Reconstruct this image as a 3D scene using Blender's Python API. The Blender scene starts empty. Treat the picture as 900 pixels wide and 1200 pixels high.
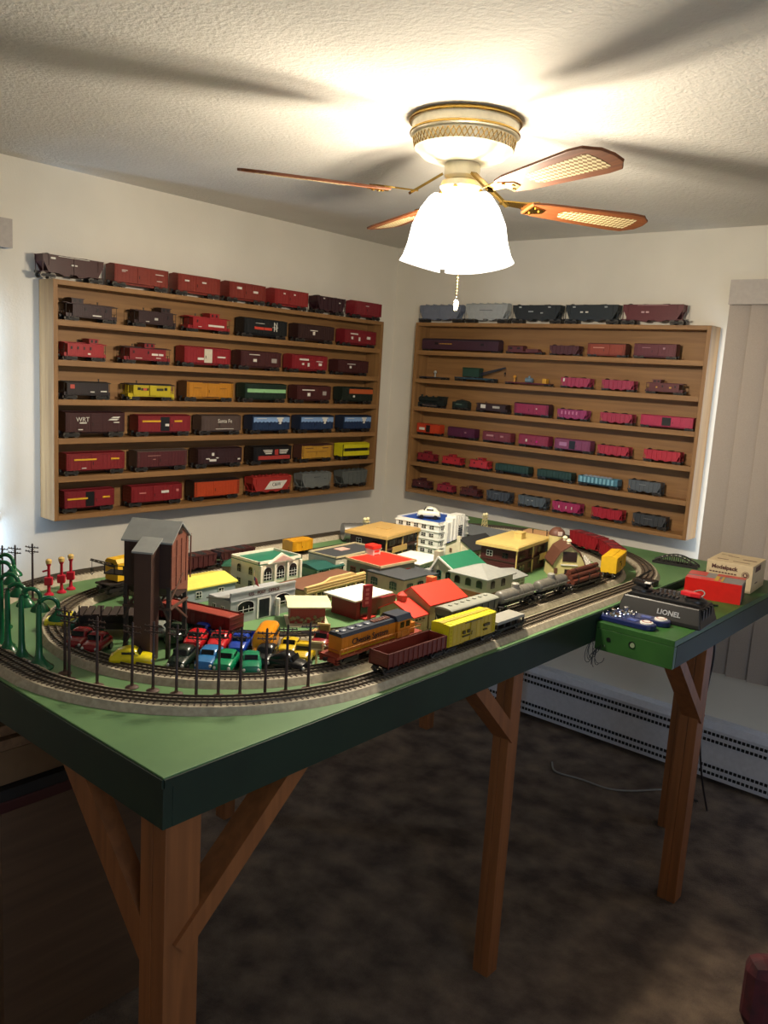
import bpy, bmesh, math, random
from mathutils import Vector, Matrix
random.seed(7)
PI = math.pi
R = math.radians
SC = bpy.context.scene
COL = SC.collection

# ------------------------------------------------------------------ camera
CAM = dict(c=(3.1939, -3.7722, 1.7374), yaw=40.1668, pitch=-9.4721, roll=3.5002, f=977.5745)
def cam_axes():
    y, p, r = R(CAM['yaw']), R(CAM['pitch']), R(CAM['roll'])
    F = Vector((-math.sin(y)*math.cos(p), math.cos(y)*math.cos(p), math.sin(p)))
    Rt = F.cross(Vector((0, 0, 1))).normalized(); U = Rt.cross(F)
    return F, Rt*math.cos(r)+U*math.sin(r), -Rt*math.sin(r)+U*math.cos(r)
AF, AR, AU = cam_axes()
cd = bpy.data.cameras.new('camera'); cam = bpy.data.objects.new('camera', cd); COL.objects.link(cam)
cd.sensor_fit = 'HORIZONTAL'; cd.sensor_width = 36; cd.lens = CAM['f']/900*36; cd.clip_start = .02; cd.clip_end = 60
cam.matrix_world = Matrix(((AR.x, AU.x, -AF.x, CAM['c'][0]), (AR.y, AU.y, -AF.y, CAM['c'][1]), (AR.z, AU.z, -AF.z, CAM['c'][2]), (0, 0, 0, 1)))
SC.camera = cam
def along(px, py, axis, v):
    """where the sight line of a photo point meets the plane axis = v"""
    d = AF + AR*((px-450)/CAM['f']) - AU*((py-600)/CAM['f'])
    t = (v-CAM['c'][axis])/d[axis]
    return Vector(CAM['c'])+d*t

# ------------------------------------------------------------------ world, lights, exposure
w = bpy.data.worlds.new('world'); SC.world = w; w.use_nodes = True
bg = w.node_tree.nodes['Background']; bg.inputs[0].default_value = (.55, .7, 1, 1); bg.inputs[1].default_value = .25
def light(kind, name, loc, energy, color, size=.1, size_y=None, aim=None):
    l = bpy.data.lights.new(name, kind); o = bpy.data.objects.new(name, l); COL.objects.link(o)
    o.location = loc; l.energy = energy; l.color = color
    if kind == 'POINT': l.shadow_soft_size = size
    if kind == 'AREA':
        l.size = size
        if size_y: l.shape = 'RECTANGLE'; l.size_y = size_y
    if aim is not None: o.rotation_euler = (Vector(aim)-Vector(loc)).to_track_quat('-Z', 'Y').to_euler()
    return o
for k in range(4): light('POINT', 'fan_bulb_light', (1.728+.06*math.cos(.6+k*PI/2), -1.787+.06*math.sin(.6+k*PI/2), 2.06), 25, (1, .87, .68), .03)
light('AREA', 'window_daylight_left', (.035, -2.40, 1.42), 6.5, (.42, .66, 1), .05, 1.0, aim=(.012, -2.0, 1.42))
light('AREA', 'window_daylight_right', (1.99, -.03, 1.35), 2.2, (.6, .78, 1), 1.3, .05).rotation_euler = (PI/2, PI/2, PI/2)
light('AREA', 'cool_fill_light', (4.1, -3.4, 1.5), 15, (.6, .77, 1), 1.2, 1.8, aim=(.4, -1.2, 1.7))  # added cool fill for daylight from behind the camera; no doorway is built
light('AREA', 'daylight_under_blinds', (2.75, -.06, .62), 3.2, (.5, .68, 1), 1.3, .12, aim=(2.2, -1.0, 0))
vs = SC.view_settings
vs.view_transform = 'Standard'; vs.look = 'None'; vs.gamma = 1; vs.use_curve_mapping = False; vs.exposure = 0

# ------------------------------------------------------------------ materials
MATS = {}
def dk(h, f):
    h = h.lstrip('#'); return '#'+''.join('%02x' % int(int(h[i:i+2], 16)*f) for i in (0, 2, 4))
def srgb(h):
    h = h.lstrip('#'); h = h if len(h) == 6 else ''.join(c*2 for c in h); out = []
    for i in (0, 2, 4):
        c = int(h[i:i+2], 16)/255; out.append(c/12.92 if c <= .04045 else ((c+.055)/1.055)**2.4)
    return out+[1]
def M(hexc, rough=.45, metal=0, bump=0, scale=60, var=.06, key=None, emit=0):
    k = (hexc, rough, metal, bump, scale, var, emit)
    if k in MATS: return MATS[k]
    m = bpy.data.materials.new(key or 'paint_'+hexc.strip('#')); m.use_nodes = True
    nt = m.node_tree; b = nt.nodes['Principled BSDF']
    b.inputs['Roughness'].default_value = rough; b.inputs['Metallic'].default_value = metal
    col = srgb(hexc)
    n = nt.nodes.new('ShaderNodeTexNoise'); n.inputs['Scale'].default_value = scale; n.inputs['Detail'].default_value = 3
    tc = nt.nodes.new('ShaderNodeTexCoord'); nt.links.new(tc.outputs['Object'], n.inputs['Vector'])
    r = nt.nodes.new('ShaderNodeValToRGB')
    r.color_ramp.elements[0].position = .3; r.color_ramp.elements[1].position = .7
    r.color_ramp.elements[0].color = [c*(1-var) for c in col[:3]]+[1]
    r.color_ramp.elements[1].color = [min(1, c*(1+var)) for c in col[:3]]+[1]
    nt.links.new(n.outputs['Fac'], r.inputs['Fac']); nt.links.new(r.outputs['Color'], b.inputs['Base Color'])
    if bump:
        bp = nt.nodes.new('ShaderNodeBump'); bp.inputs['Strength'].default_value = bump; bp.inputs['Distance'].default_value = .002
        nt.links.new(n.outputs['Fac'], bp.inputs['Height']); nt.links.new(bp.outputs['Normal'], b.inputs['Normal'])
    if emit:
        b.inputs['Emission Color'].default_value = col; b.inputs['Emission Strength'].default_value = emit
    MATS[k] = m
    return m
def wood(name, c1, c2, scale=4, axis='Y', rough=.55):
    m = bpy.data.materials.new(name); m.use_nodes = True; nt = m.node_tree; b = nt.nodes['Principled BSDF']
    tc = nt.nodes.new('ShaderNodeTexCoord'); mp = nt.nodes.new('ShaderNodeMapping')
    s = [scale*9]*3; s['XYZ'.index(axis)] = scale*.5; mp.inputs['Scale'].default_value = s
    n = nt.nodes.new('ShaderNodeTexNoise'); n.inputs['Scale'].default_value = 1.6; n.inputs['Detail'].default_value = 6; n.inputs['Distortion'].default_value = .6
    r = nt.nodes.new('ShaderNodeValToRGB'); r.color_ramp.elements[0].position = .3; r.color_ramp.elements[1].position = .72
    r.color_ramp.elements[0].color = srgb(c1); r.color_ramp.elements[1].color = srgb(c2)
    nt.links.new(tc.outputs['Object'], mp.inputs['Vector']); nt.links.new(mp.outputs['Vector'], n.inputs['Vector'])
    nt.links.new(n.outputs['Fac'], r.inputs['Fac']); nt.links.new(r.outputs['Color'], b.inputs['Base Color'])
    bp = nt.nodes.new('ShaderNodeBump'); bp.inputs['Strength'].default_value = .25; bp.inputs['Distance'].default_value = .001
    nt.links.new(n.outputs['Fac'], bp.inputs['Height']); nt.links.new(bp.outputs['Normal'], b.inputs['Normal'])
    b.inputs['Roughness'].default_value = rough
    return m
def textured(name, c1, c2, scale, detail, bump, dist, rough=.9, p0=.35, p1=.65, scale2=None):
    m = bpy.data.materials.new(name); m.use_nodes = True; nt = m.node_tree; b = nt.nodes['Principled BSDF']
    tc = nt.nodes.new('ShaderNodeTexCoord'); n = nt.nodes.new('ShaderNodeTexNoise'); n.inputs['Scale'].default_value = scale; n.inputs['Detail'].default_value = detail
    r = nt.nodes.new('ShaderNodeValToRGB'); r.color_ramp.elements[0].position = p0; r.color_ramp.elements[1].position = p1
    r.color_ramp.elements[0].color = srgb(c1); r.color_ramp.elements[1].color = srgb(c2)
    nt.links.new(tc.outputs['Object'], n.inputs['Vector']); nt.links.new(n.outputs['Fac'], r.inputs['Fac']); nt.links.new(r.outputs['Color'], b.inputs['Base Color'])
    n2 = nt.nodes.new('ShaderNodeTexNoise'); n2.inputs['Scale'].default_value = scale2 or scale; n2.inputs['Detail'].default_value = 4
    nt.links.new(tc.outputs['Object'], n2.inputs['Vector'])
    bp = nt.nodes.new('ShaderNodeBump'); bp.inputs['Strength'].default_value = bump; bp.inputs['Distance'].default_value = dist
    nt.links.new(n2.outputs['Fac'], bp.inputs['Height']); nt.links.new(bp.outputs['Normal'], b.inputs['Normal'])
    b.inputs['Roughness'].default_value = rough
    return m
PINE_Y = wood('pine_shelf_along_wall', '#7e5a34', '#9a7245', 3, 'Y')
PINE_X = wood('pine_shelf_across', '#7e5a34', '#9a7245', 3, 'X')
PINE_Z = wood('pine_upright', '#7e5a34', '#9a7245', 3, 'Z')
LEGW = wood('fir_leg_wood', '#744522', '#8e572e', 3, 'Z')
OAK = wood('oak_blade_wood', '#6b3a1c', '#8c5028', 6, 'X')
WALL = textured('painted_wall', '#d8d2c4', '#dfd9cb', 3, 3, .25, .002, .85, scale2=120)
CEIL = textured('knockdown_ceiling', '#d2cec6', '#dad6ce', 3, 3, .8, .0045, .9, scale2=85)
CARPET = textured('brown_carpet', '#4c3e36', '#86725f', 8, 10, 1, .012, 1, .34, .70, scale2=160)
GREEN = textured('green_table_paint', '#4c7046', '#668a58', 5, 5, .1, .001, .55, .3, .75, scale2=60)
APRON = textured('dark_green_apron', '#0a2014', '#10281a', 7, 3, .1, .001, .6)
BLACK = M('#0d0d0e', .4); IRON = M('#1a1614', .5); DARK = M('#16120f', .6); GLASSD = M('#15191b', .15)
WHITE = M('#e8e4da', .5); CREAM = M('#d8cc9c', .5); CHROME = M('#c8c8c8', .2, 1); BRASS = M('#b8974e', .25, 1)
SILVER = M('#9c9c9a', .3, .8)

# ------------------------------------------------------------------ mesh helpers
class MB:
    def __init__(s): s.b = bmesh.new()
    def quadbox(s, lo, hi, rot=None, piv=(0, 0, 0)):
        vs = [s.b.verts.new((x, y, z)) for x in (lo[0], hi[0]) for y in (lo[1], hi[1]) for z in (lo[2], hi[2])]
        for f in ((0, 1, 3, 2), (4, 6, 7, 5), (0, 4, 5, 1), (2, 3, 7, 6), (0, 2, 6, 4), (1, 5, 7, 3)): s.b.faces.new([vs[i] for i in f])
        if rot is not None: bmesh.ops.rotate(s.b, verts=vs, cent=piv, matrix=rot)
        return s
    def box(s, x0, x1, y0, y1, z0, z1): return s.quadbox((min(x0, x1), min(y0, y1), min(z0, z1)), (max(x0, x1), max(y0, y1), max(z0, z1)))
    def cbox(s, c, d): return s.box(c[0]-d[0]/2, c[0]+d[0]/2, c[1]-d[1]/2, c[1]+d[1]/2, c[2]-d[2]/2, c[2]+d[2]/2)
    def bar(s, p, q, wx, wz, up=(0, 0, 1)):
        """a beam of section wx by wz from p to q"""
        p, q = Vector(p), Vector(q); d = (q-p).normalized(); u = Vector(up)
        if abs(d.dot(u)) > .98: u = Vector((1, 0, 0))
        a = d.cross(u).normalized(); b = a.cross(d)
        vs = [s.b.verts.new(c+a*i*wx/2+b*j*wz/2) for c in (p, q) for i, j in ((-1, -1), (1, -1), (1, 1), (-1, 1))]
        for f in ((3, 2, 1, 0), (4, 5, 6, 7), (0, 1, 5, 4), (1, 2, 6, 5), (2, 3, 7, 6), (3, 0, 4, 7)): s.b.faces.new([vs[i] for i in f])
        return s
    def tube(s, pts, r, n=8, cap=True):
        pts = [Vector(p) for p in pts]; rs = r if isinstance(r, (list, tuple)) else [r]*len(pts); rings = []
        for i, p in enumerate(pts):
            d = (pts[min(i+1, len(pts)-1)]-pts[max(i-1, 0)]).normalized()
            u = Vector((0, 0, 1)) if abs(d.z) < .9 else Vector((1, 0, 0))
            a = d.cross(u).normalized(); b = a.cross(d)
            rings.append([s.b.verts.new(p+(a*math.cos(2*PI*k/n)+b*math.sin(2*PI*k/n))*rs[i]) for k in range(n)])
        for i in range(len(rings)-1):
            for k in range(n): s.b.faces.new((rings[i][k], rings[i][(k+1) % n], rings[i+1][(k+1) % n], rings[i+1][k]))
        if cap:
            s.b.faces.new(rings[0][::-1]); s.b.faces.new(rings[-1])
        return s
    def lathe(s, prof, c=(0, 0, 0), n=20):
        rings = []
        for r, z in prof:
            rings.append([s.b.verts.new((c[0]+r*math.cos(2*PI*k/n), c[1]+r*math.sin(2*PI*k/n), c[2]+z)) for k in range(n)])
        for i in range(len(rings)-1):
            for k in range(n): s.b.faces.new((rings[i][k], rings[i][(k+1) % n], rings[i+1][(k+1) % n], rings[i+1][k]))
        if prof[0][0] > 1e-5: s.b.faces.new(rings[0][::-1])
        if prof[-1][0] > 1e-5: s.b.faces.new(rings[-1])
        return s
    def prism(s, poly, lo, hi, axis='Y'):
        """poly of 2-D points extruded along axis"""
        def P(a, b, t): return {'Y': (a, t, b), 'X': (t, a, b), 'Z': (a, b, t)}[axis]
        A = [s.b.verts.new(P(a, b, lo)) for a, b in poly]; B = [s.b.verts.new(P(a, b, hi)) for a, b in poly]; n = len(poly)
        s.b.faces.new(A); s.b.faces.new(B[::-1])
        for i in range(n): s.b.faces.new((A[i], B[i], B[(i+1) % n], A[(i+1) % n]))
        return s
    def loft(s, secs, n=16, e=3.0):
        """superellipse sections (x, zc, half width, half height) along X"""
        rings = []
        for x, zc, hw, hh in secs:
            ring = []
            for k in range(n):
                t = 2*PI*(k+.5)/n; c, q = math.cos(t), math.sin(t)
                ring.append(s.b.verts.new((x, hw*math.copysign(abs(c)**(2/e), c), zc+hh*math.copysign(abs(q)**(2/e), q))))
            rings.append(ring)
        for i in range(len(rings)-1):
            for k in range(n): s.b.faces.new((rings[i][k], rings[i][(k+1) % n], rings[i+1][(k+1) % n], rings[i+1][k]))
        s.b.faces.new(rings[0][::-1]); s.b.faces.new(rings[-1])
        return s
    def sphere(s, c, r, sz=1, u=12, v=8):
        m = Matrix.Translation(c) @ Matrix.Diagonal((r, r, r*sz, 1))
        bmesh.ops.create_uvsphere(s.b, u_segments=u, v_segments=v, radius=1, matrix=m)
        return s
    def build(s, name, mat, parent=None, smooth=False, loc=None, rz=None, bevel=0):
        bmesh.ops.recalc_face_normals(s.b, faces=s.b.faces)
        me = bpy.data.meshes.new(name); s.b.to_mesh(me); s.b.free(); me.materials.append(mat)
        if smooth:
            me.polygons.foreach_set('use_smooth', [True]*len(me.polygons))
        o = bpy.data.objects.new(name, me); COL.objects.link(o)
        if parent: o.parent = parent
        if loc: o.location = loc
        if rz is not None: o.rotation_euler = (0, 0, rz)
        if smooth and smooth != 'all':
            me.set_sharp_from_angle(angle=R(38)) if hasattr(me, 'set_sharp_from_angle') else None
        if bevel:
            bv = o.modifiers.new('bevel', 'BEVEL'); bv.width = bevel; bv.segments = 2; bv.limit_method = 'ANGLE'
        return o
def tag(o, label=None, cat=None, group=None, kind=None):
    if label: o['label'] = label
    if cat: o['category'] = cat
    if group: o['group'] = group
    if kind: o['kind'] = kind
    return o
def thing(name, label, cat, loc=(0, 0, 0), rz=0, group=None):
    o = bpy.data.objects.new(name, None); COL.objects.link(o); o.empty_display_size = .05
    o.location = loc; o.rotation_euler = (0, 0, rz)
    return tag(o, label, cat, group)
def struct(o): o['kind'] = 'structure'; return o
TEXTS = {}
def text(s, size, mat, parent, loc, rot, name='lettering', align='CENTER', bold=0):
    """raised lettering as a mesh"""
    key = (s, round(size, 5), align, bold)
    if key not in TEXTS:
        cu = bpy.data.curves.new('lettering', 'FONT'); cu.body = s; cu.size = size; cu.extrude = size*.03; cu.offset = bold*size
        cu.align_x = align; cu.align_y = 'CENTER'; cu.resolution_u = 2
        t = bpy.data.objects.new('tmp', cu); COL.objects.link(t); bpy.context.view_layer.update()
        me = bpy.data.meshes.new_from_object(t.evaluated_get(bpy.context.evaluated_depsgraph_get()))
        bpy.data.objects.remove(t); bpy.data.curves.remove(cu); TEXTS[key] = me
    me = TEXTS[key].copy(); me.materials.clear(); me.materials.append(mat); me.name = name
    o = bpy.data.objects.new(name, me); COL.objects.link(o); o.parent = parent; o.location = loc; o.rotation_euler = rot
    return o
FRONT = (PI/2, 0, 0)          # lettering upright on a face looking along -Y
def copy_tree(o, parent=None):
    c = o.copy(); COL.objects.link(c)
    if parent: c.parent = parent
    for ch in list(o.children): copy_tree(ch, c)
    return c
# ------------------------------------------------------------------ rolling stock (local frame: length X, near side -Y, wheels on z=0)
def add_truck(t, x, W, H, wheels=False):
    r = .13*H
    m = MB()
    for s in (-1, 1):
        y = s*W*.36
        m.prism([(x-.24*H, r*1.3), (x+.24*H, r*1.3), (x+.3*H, r*.7), (x+.12*H, r*.5), (x-.12*H, r*.5), (x-.3*H, r*.7)], y-s*.0005, y+s*.003)
    m.cbox((x, 0, r*1.25), (.12*H, W*.7, r*.5))
    tr = m.build('truck', DARK, t)
    for dx in (-.2*H, .2*H):
        w = MB() if wheels else None
        tgt = w or MB()
        tgt.tube([(x+dx, -W*.31, r), (x+dx, W*.31, r)], r*.25, 6)
        for s in (-1, 1): tgt.tube([(x+dx, s*W*.33, r), (x+dx, s*W*.25, r)], r, 12)
        tgt.build('wheelset', M('#5c5852', .35, .7), tr)
def add_coupler(t, x, s, H):
    m = MB(); m.box(x, x+s*.1*H, -.02*H, .02*H, .2*H, .26*H); m.cbox((x+s*.12*H, 0, .23*H), (.06*H, .1*H, .1*H)); m.build('coupler', IRON, t)
def marks(t, L, W, z0, z1, mk, eps=.0009):
    """painted marks: rectangles (u0,u1,v0,v1,hex[,slant]) or lettering ('TXT',u,v,size,hex), on both sides"""
    for kk, q in enumerate(mk):
        for s in (-1, 1):
            y = s*(W/2+eps+.00015*kk)
            if isinstance(q[0], str):
                text(q[0], 1.45*q[3]*(z1-z0), M(q[4], .5), t, (s*-1*q[1]*L/2, y, z0+q[2]*(z1-z0)), (PI/2, 0, 0 if s < 0 else PI))
            else:
                u0, u1, v0, v1, c = q[:5]; sl = q[5] if len(q) > 5 else 0
                poly = [(-s*(u0-sl)*L/2, z0+v0*(z1-z0)), (-s*(u1-sl)*L/2, z0+v0*(z1-z0)), (-s*(u1+sl)*L/2, z0+v1*(z1-z0)), (-s*(u0+sl)*L/2, z0+v1*(z1-z0))]
                MB().prism(poly, s*(W/2-.0002), y+s*.0003).build(q[6] if len(q) > 6 else 'painted_mark', M(c, .5), t)
def ladders(t, L, W, z0, z1, mat):
    for s in (-1, 1):
        for e in (-1, 1):
            x = e*(L/2-.004); m = MB()
            for k in range(5): m.cbox((x-e*.003, s*(W/2+.001), z0+(k+.5)*(z1-z0)/5.5), (.008, .0012, .0009))
            for d in (0, .007): m.cbox((x-e*d, s*(W/2+.001), (z0+z1)/2), (.0009, .0012, (z1-z0)*.95))
            m.build('ladder', mat, t)
def roof_profile(W, z, rise, k=1.02): h = W/2*k; return [(-h, z-.001), (h, z-.001), (h, z+.0015), (h*.6, z+rise*.8), (0, z+rise), (-h*.6, z+rise*.8), (-h, z+.0015)]
def stock(kind, label, loc, rz, L, H=.083, W=.056, body='#5a1f1c', roof=None, mk=(), group=None, name=None, wheels=False, **o):
    names = dict(boxcar='boxcar', reefer='refrigerator_car', hopper='hopper_car', covered='covered_hopper_car', gondola='gondola_car', flat='flat_car',
                 tank='tank_car', caboose='caboose', loco='steam_locomotive', tender='locomotive_tender', passenger='passenger_car', logs='log_car', crane='crane_car', work='work_caboose', loadflat='loaded_flat_car', autorack='shell_flat_car', baycab='bay_window_caboose')
    t = thing(name or names[kind], label, 'model train car' if kind != 'loco' else 'model locomotive', loc, rz, group)
    B = M(body, .42); RF = M(roof or body, .5); z0, z1 = .24*H, .93*H; h2 = W/2
    if kind not in ('loco',):
        for e in (-1, 1):
            add_truck(t, e*(L/2-.3*H), W, H, wheels); add_coupler(t, e*L/2, e, H)
    if kind in ('boxcar', 'reefer'):
        m = MB(); m.box(-L/2, L/2, -h2, h2, z0, z1); m.box(-L/2+.01, L/2-.01, -h2*.5, h2*.5, .16*H, z0)
        n = max(6, int(L/.016))
        for k in range(n+1):
            x = -L/2+.001+(L-.002)*k/n
            for s in (-1, 1): m.cbox((x, s*h2, (z0+z1)/2), (.0012, .0014, z1-z0))
        for e in (-1, 1):
            for k in range(4): m.cbox((e*L/2, 0, z0+(k+.6)*(z1-z0)/4.4), (.0016, W*.9, .0014))
        m.build('body', B, t)
        r = MB(); r.prism(roof_profile(W, z1, .05*H), -L/2-.001, L/2+.001, 'X')
        n = int(L/.014)
        for k in range(n+1): r.prism([(y, z+.0008) for y, z in roof_profile(W, z1, .05*H)], -L/2+L*k/n-.0006, -L/2+L*k/n+.0006, 'X')
        r.build('roof', RF, t)
        if roof:
            for e in (-1, 1): MB().box(e*(L/2+.0009), e*(L/2+.0016), -h2*.97, h2*.97, z0, z1).build('end_panel', RF, t)
        MB().box(-L/2-.002, L/2+.002, -.007, .007, z1+.055*H, z1+.07*H).build('roof_walk', M(o.get('walk', roof or body), .6), t)
        dw = .085*L if kind == 'boxcar' else .06*L; op = o.get('open')
        for s in (-1, 1):
            y = s*h2; dx = (-2.1*dw*s if op else 0)
            d = MB(); d.box(-dw-dx*(-1), dw-dx*(-1), y-s*.0005, y+s*.0022, z0+.002, z1-.003)
            for k in range(4): d.cbox((dx, y+s*.0024, z0+(k+.7)*(z1-z0)/4.6), (dw*1.9, .001, .0012))
            do = d.build('door', M(o.get('door', body), .42), t)
            MB().box(dx-dw*.7, dx-dw*.6, y+s*.0022, y+s*.0038, z0+.3*(z1-z0), z0+.5*(z1-z0)).build('door_latch', IRON, do)
            g = MB(); g.box(-dw*3, dw*3, y, y+s*.0026, z1-.003, z1-.0015); g.box(-dw*3, dw*3, y, y+s*.0026, z0, z0+.0015); g.build('door_track', IRON if kind == 'reefer' else B, t)
            if op: MB().box(-dw, dw, y-s*.0004, y+s*.0009, z0+.002, z1-.003).build('door_opening', BLACK, t)
        if kind == 'reefer':
            hm = MB()
            for e in (-1, 1):
                for s in (-1, 1): hm.cbox((e*(L/2-.012), s*h2*.55, z1+.035*H), (.012, .011, .003))
            hm.build('ice_hatches', RF, t)
        ladders(t, L, W, z0, z1, M(roof or body, .5))
        marks(t, L, W, z0, z1, mk, .0034)
    elif kind in ('hopper', 'covered'):
        m = MB()
        prof = [(-.48*L, z1), (-.48*L, z1-.4*(z1-z0)), (-.36*L, z0+.1*H), (-.15*L, z0-.08*H), (-.08*L, z0-.08*H), (0, z0+.12*H), (.08*L, z0-.08*H), (.15*L, z0-.08*H), (.36*L, z0+.1*H), (.48*L, z1-.4*(z1-z0)), (.48*L, z1)]
        m.prism(prof, -h2*.92, h2*.92)
        for s in (-1, 1):
            m.prism([(-.49*L, z1), (-.49*L, z1-.3*(z1-z0)), (-.40*L, z0), (.40*L, z0), (.49*L, z1-.3*(z1-z0)), (.49*L, z1)], s*h2*.9, s*h2*.98)
            m.cbox((0, s*h2*.96, z1-.0015), (L*.985, .005, .003))
            nr = o.get('ribs', 7)
            for k in range(nr):
                x = -.4*L+.8*L*k/(nr-1); zz = z0 if abs(x) < .33*L else z0+(z1-z0)*.35
                m.cbox((x, s*h2, (zz+z1)/2), (.0022, .0036, z1-zz))
        m.build('body', B, t)
        f = MB(); f.box(-L/2, L/2, -.006, .006, z0-.02*H, z0+.02*H)
        for e in (-1, 1):
            f.box(e*.38*L, e*L/2, -h2*.9, h2*.9, z0, z0+.03*H)
            for s in (-1, 1):
                f.bar((e*.485*L, s*h2*.85, z0), (e*.485*L, s*h2*.85, z1), .0022, .0022)
                f.bar((e*.4*L, s*h2*.8, z0), (e*.47*L, s*h2*.8, z1-.2*H), .0018, .0018)
        f.build('end_frame', M(o.get('frame', body), .5), t)
        if kind == 'hopper':
            g = bmesh.new(); m = MB(); m.b = g
            secs = [(-.47*L, z1-.004, h2*.86, .0015)]+[(-.47*L+.94*L*k/12, z1-.003+.003*math.sin(k*1.7), h2*.86, .004+.002*math.sin(k*2.3)) for k in range(1, 12)]+[(.47*L, z1-.004, h2*.86, .0015)]
            m.loft(secs, 12, 2.5); m.build('load', M(o.get('load', '#191614'), .9, bump=1, scale=400, var=.5), t, 'all')
        else:
            r = MB(); pr = [(-h2, z1)]+[(-h2*math.cos(PI*k/8), z1+.09*H*math.sin(PI*k/8)) for k in range(1, 8)]+[(h2, z1)]
            r.prism(pr, -.49*L, .49*L, 'X'); r.build('roof', RF, t)
            hm = MB()
            for k in range(o.get('hatches', 5)):
                for s in ((-1, 1) if o.get('pair', 1) else (0,)): hm.lathe([(.006, 0), (.006, .0035), (.002, .005)], (-.36*L+.72*L*k/(o.get('hatches', 5)-1), s*h2*.4, z1+.075*H), 10)
            hm.build('roof_hatches', RF, t)
        marks(t, L, W, z0, z1, mk, .0022)
    elif kind == 'gondola':
        zt = o.get('top', .66)*H; m = MB(); m.box(-L/2, L/2, -h2, h2, z0, z0+.003)
        for s in (-1, 1):
            m.box(-L/2, L/2, s*h2, s*(h2-.002), z0, zt); m.box(-L/2, L/2, s*(h2+.001), s*(h2-.003), zt-.002, zt)
            n = int(L/.017)
            for k in range(n+1): m.cbox((-L/2+.001+(L-.002)*k/n, s*(h2+.0008), (z0+zt)/2), (.002, .0024, zt-z0))
        for e in (-1, 1):
            m.box(e*L/2, e*(L/2-.002), -h2, h2, z0, zt)
            for k in range(3): m.cbox((e*L/2, 0, z0+(k+.5)*(zt-z0)/3), (.002, W*.95, .0016))
        m.box(-L/2+.02, L/2-.02, -.008, .008, .15*H, z0)
        m.build('body', B, t)
        if o.get('slab'): MB().box(-L*.47, L*.47, -h2*.8, h2*.8, zt-.012, zt-.001).build('load', M(o['slab'], .6, bump=.6, scale=200), t, bevel=.003)
        if o.get('load'):
            m = MB(); random.seed(len(label))
            for k in range(int(L*.7/.02)): m.sphere((-.34*L+k*.02, random.uniform(-.006, .006), zt-.002), .014, .6, 8, 6)
            m.build('load', M(o['load'], .8), t, 'all')
        marks(t, L, W, z0, zt, mk, .0022)
    elif kind in ('flat', 'logs', 'loadflat', 'crane', 'work', 'autorack'):
        zd = z0+.06*H; m = MB(); m.box(-L/2, L/2, -h2, h2, zd-.04*H, zd)
        m.prism([(-.47*L, zd-.04*H), (-.3*L, z0-.05*H), (.3*L, z0-.05*H), (.47*L, zd-.04*H)], -h2*.9, h2*.9)
        n = int(L/.02)
        for k in range(n+1):
            for s in (-1, 1): m.cbox((-.47*L+.94*L*k/n, s*h2, zd-.02*H), (.003, .003, .05*H))
        m.build('deck', M(o.get('deckc', body), .5), t)
        if kind == 'logs':
            LG = wood('stained_log_wood', '#3d1c12', '#6e3420', 12, 'X')
            rr = .0085
            for j, (n, z) in enumerate(((3, zd+rr), (2, zd+rr*2.75), (1, zd+rr*4.5))):
                for k in range(n):
                    MB().tube([(-.46*L, (k-(n-1)/2)*rr*2.02, z), (.46*L, (k-(n-1)/2)*rr*2.02, z)], rr, 14).build('log', LG, t, True)
            for e in (-.36, 0, .36):
                m = MB()
                for s in (-1, 1): m.bar((e*L, s*h2*.97, zd-.002), (e*L, s*h2*.97, zd+.028), .0025, .0025)
                m.build('stake', IRON, t)
            c = MB()
            for e in (-.3, .3): c.tube([(e*L, -h2*.95, zd), (e*L, -rr*2.2, zd+rr*3.2), (e*L, -rr*.8, zd+rr*5.5), (e*L, rr*.8, zd+rr*5.5), (e*L, rr*2.2, zd+rr*3.2), (e*L, h2*.95, zd)], .0009, 5)
            c.build('chain', IRON, t)
        if kind == 'crane':
            cb = MB(); cb.box(-.3*L, .12*L, -h2*.85, h2*.85, zd+.004, .82*H); cb.prism([(-h2*.9, .82*H), (h2*.9, .82*H), (h2*.6, .92*H), (-h2*.6, .92*H)], -.31*L, .13*L, 'X'); cb.build('cab', M(o.get('cab', body), .5), t)
            MB().lathe([(.018, 0), (.018, .005)], (-.08*L, 0, zd), 16).build('turntable', IRON, t)
            b = MB(); a0 = Vector((.12*L, 0, zd+.14*H)); a1 = Vector((o.get('reach', .8)*L, 0, .98*H))
            for s in (-1, 1):
                b.bar(a0+Vector((0, s*.01, 0)), a1+Vector((0, s*.004, 0)), .003, .003); b.bar(a0+Vector((0, s*.01, .012)), a1+Vector((0, s*.004, .004)), .003, .003)
            for k in range(9):
                p = a0.lerp(a1, k/9); q = a0.lerp(a1, (k+1)/9); hh = .012*(1-k/9)+.004*k/9
                b.bar(p+Vector((0, -.008, 0)), q+Vector((0, -.008, hh*.9)), .002, .002); b.bar(p+Vector((0, .008, hh)), q+Vector((0, .008, 0)), .002, .002)
            b.build('boom', M(o.get('boom', '#2a2c30'), .5), t)
            hk = MB(); hk.tube([a1, a1-Vector((0, 0, .022))], .0008, 5); hk.cbox(a1-Vector((0, 0, .026)), (.007, .005, .01)); hk.tube([a1-Vector((0, 0, .03)), a1-Vector((.004, 0, .036)), a1-Vector((0, 0, .04)), a1-Vector((-.004, 0, .036))], .0013, 5)
            hk.build('hook', IRON, t)
            if o.get('glass'):
                for s in (-1, 1): MB().box(-.05*L, .08*L, s*h2*.86, s*h2*.88, .55*H, .72*H).build('cab_window', BLACK, t)
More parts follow.
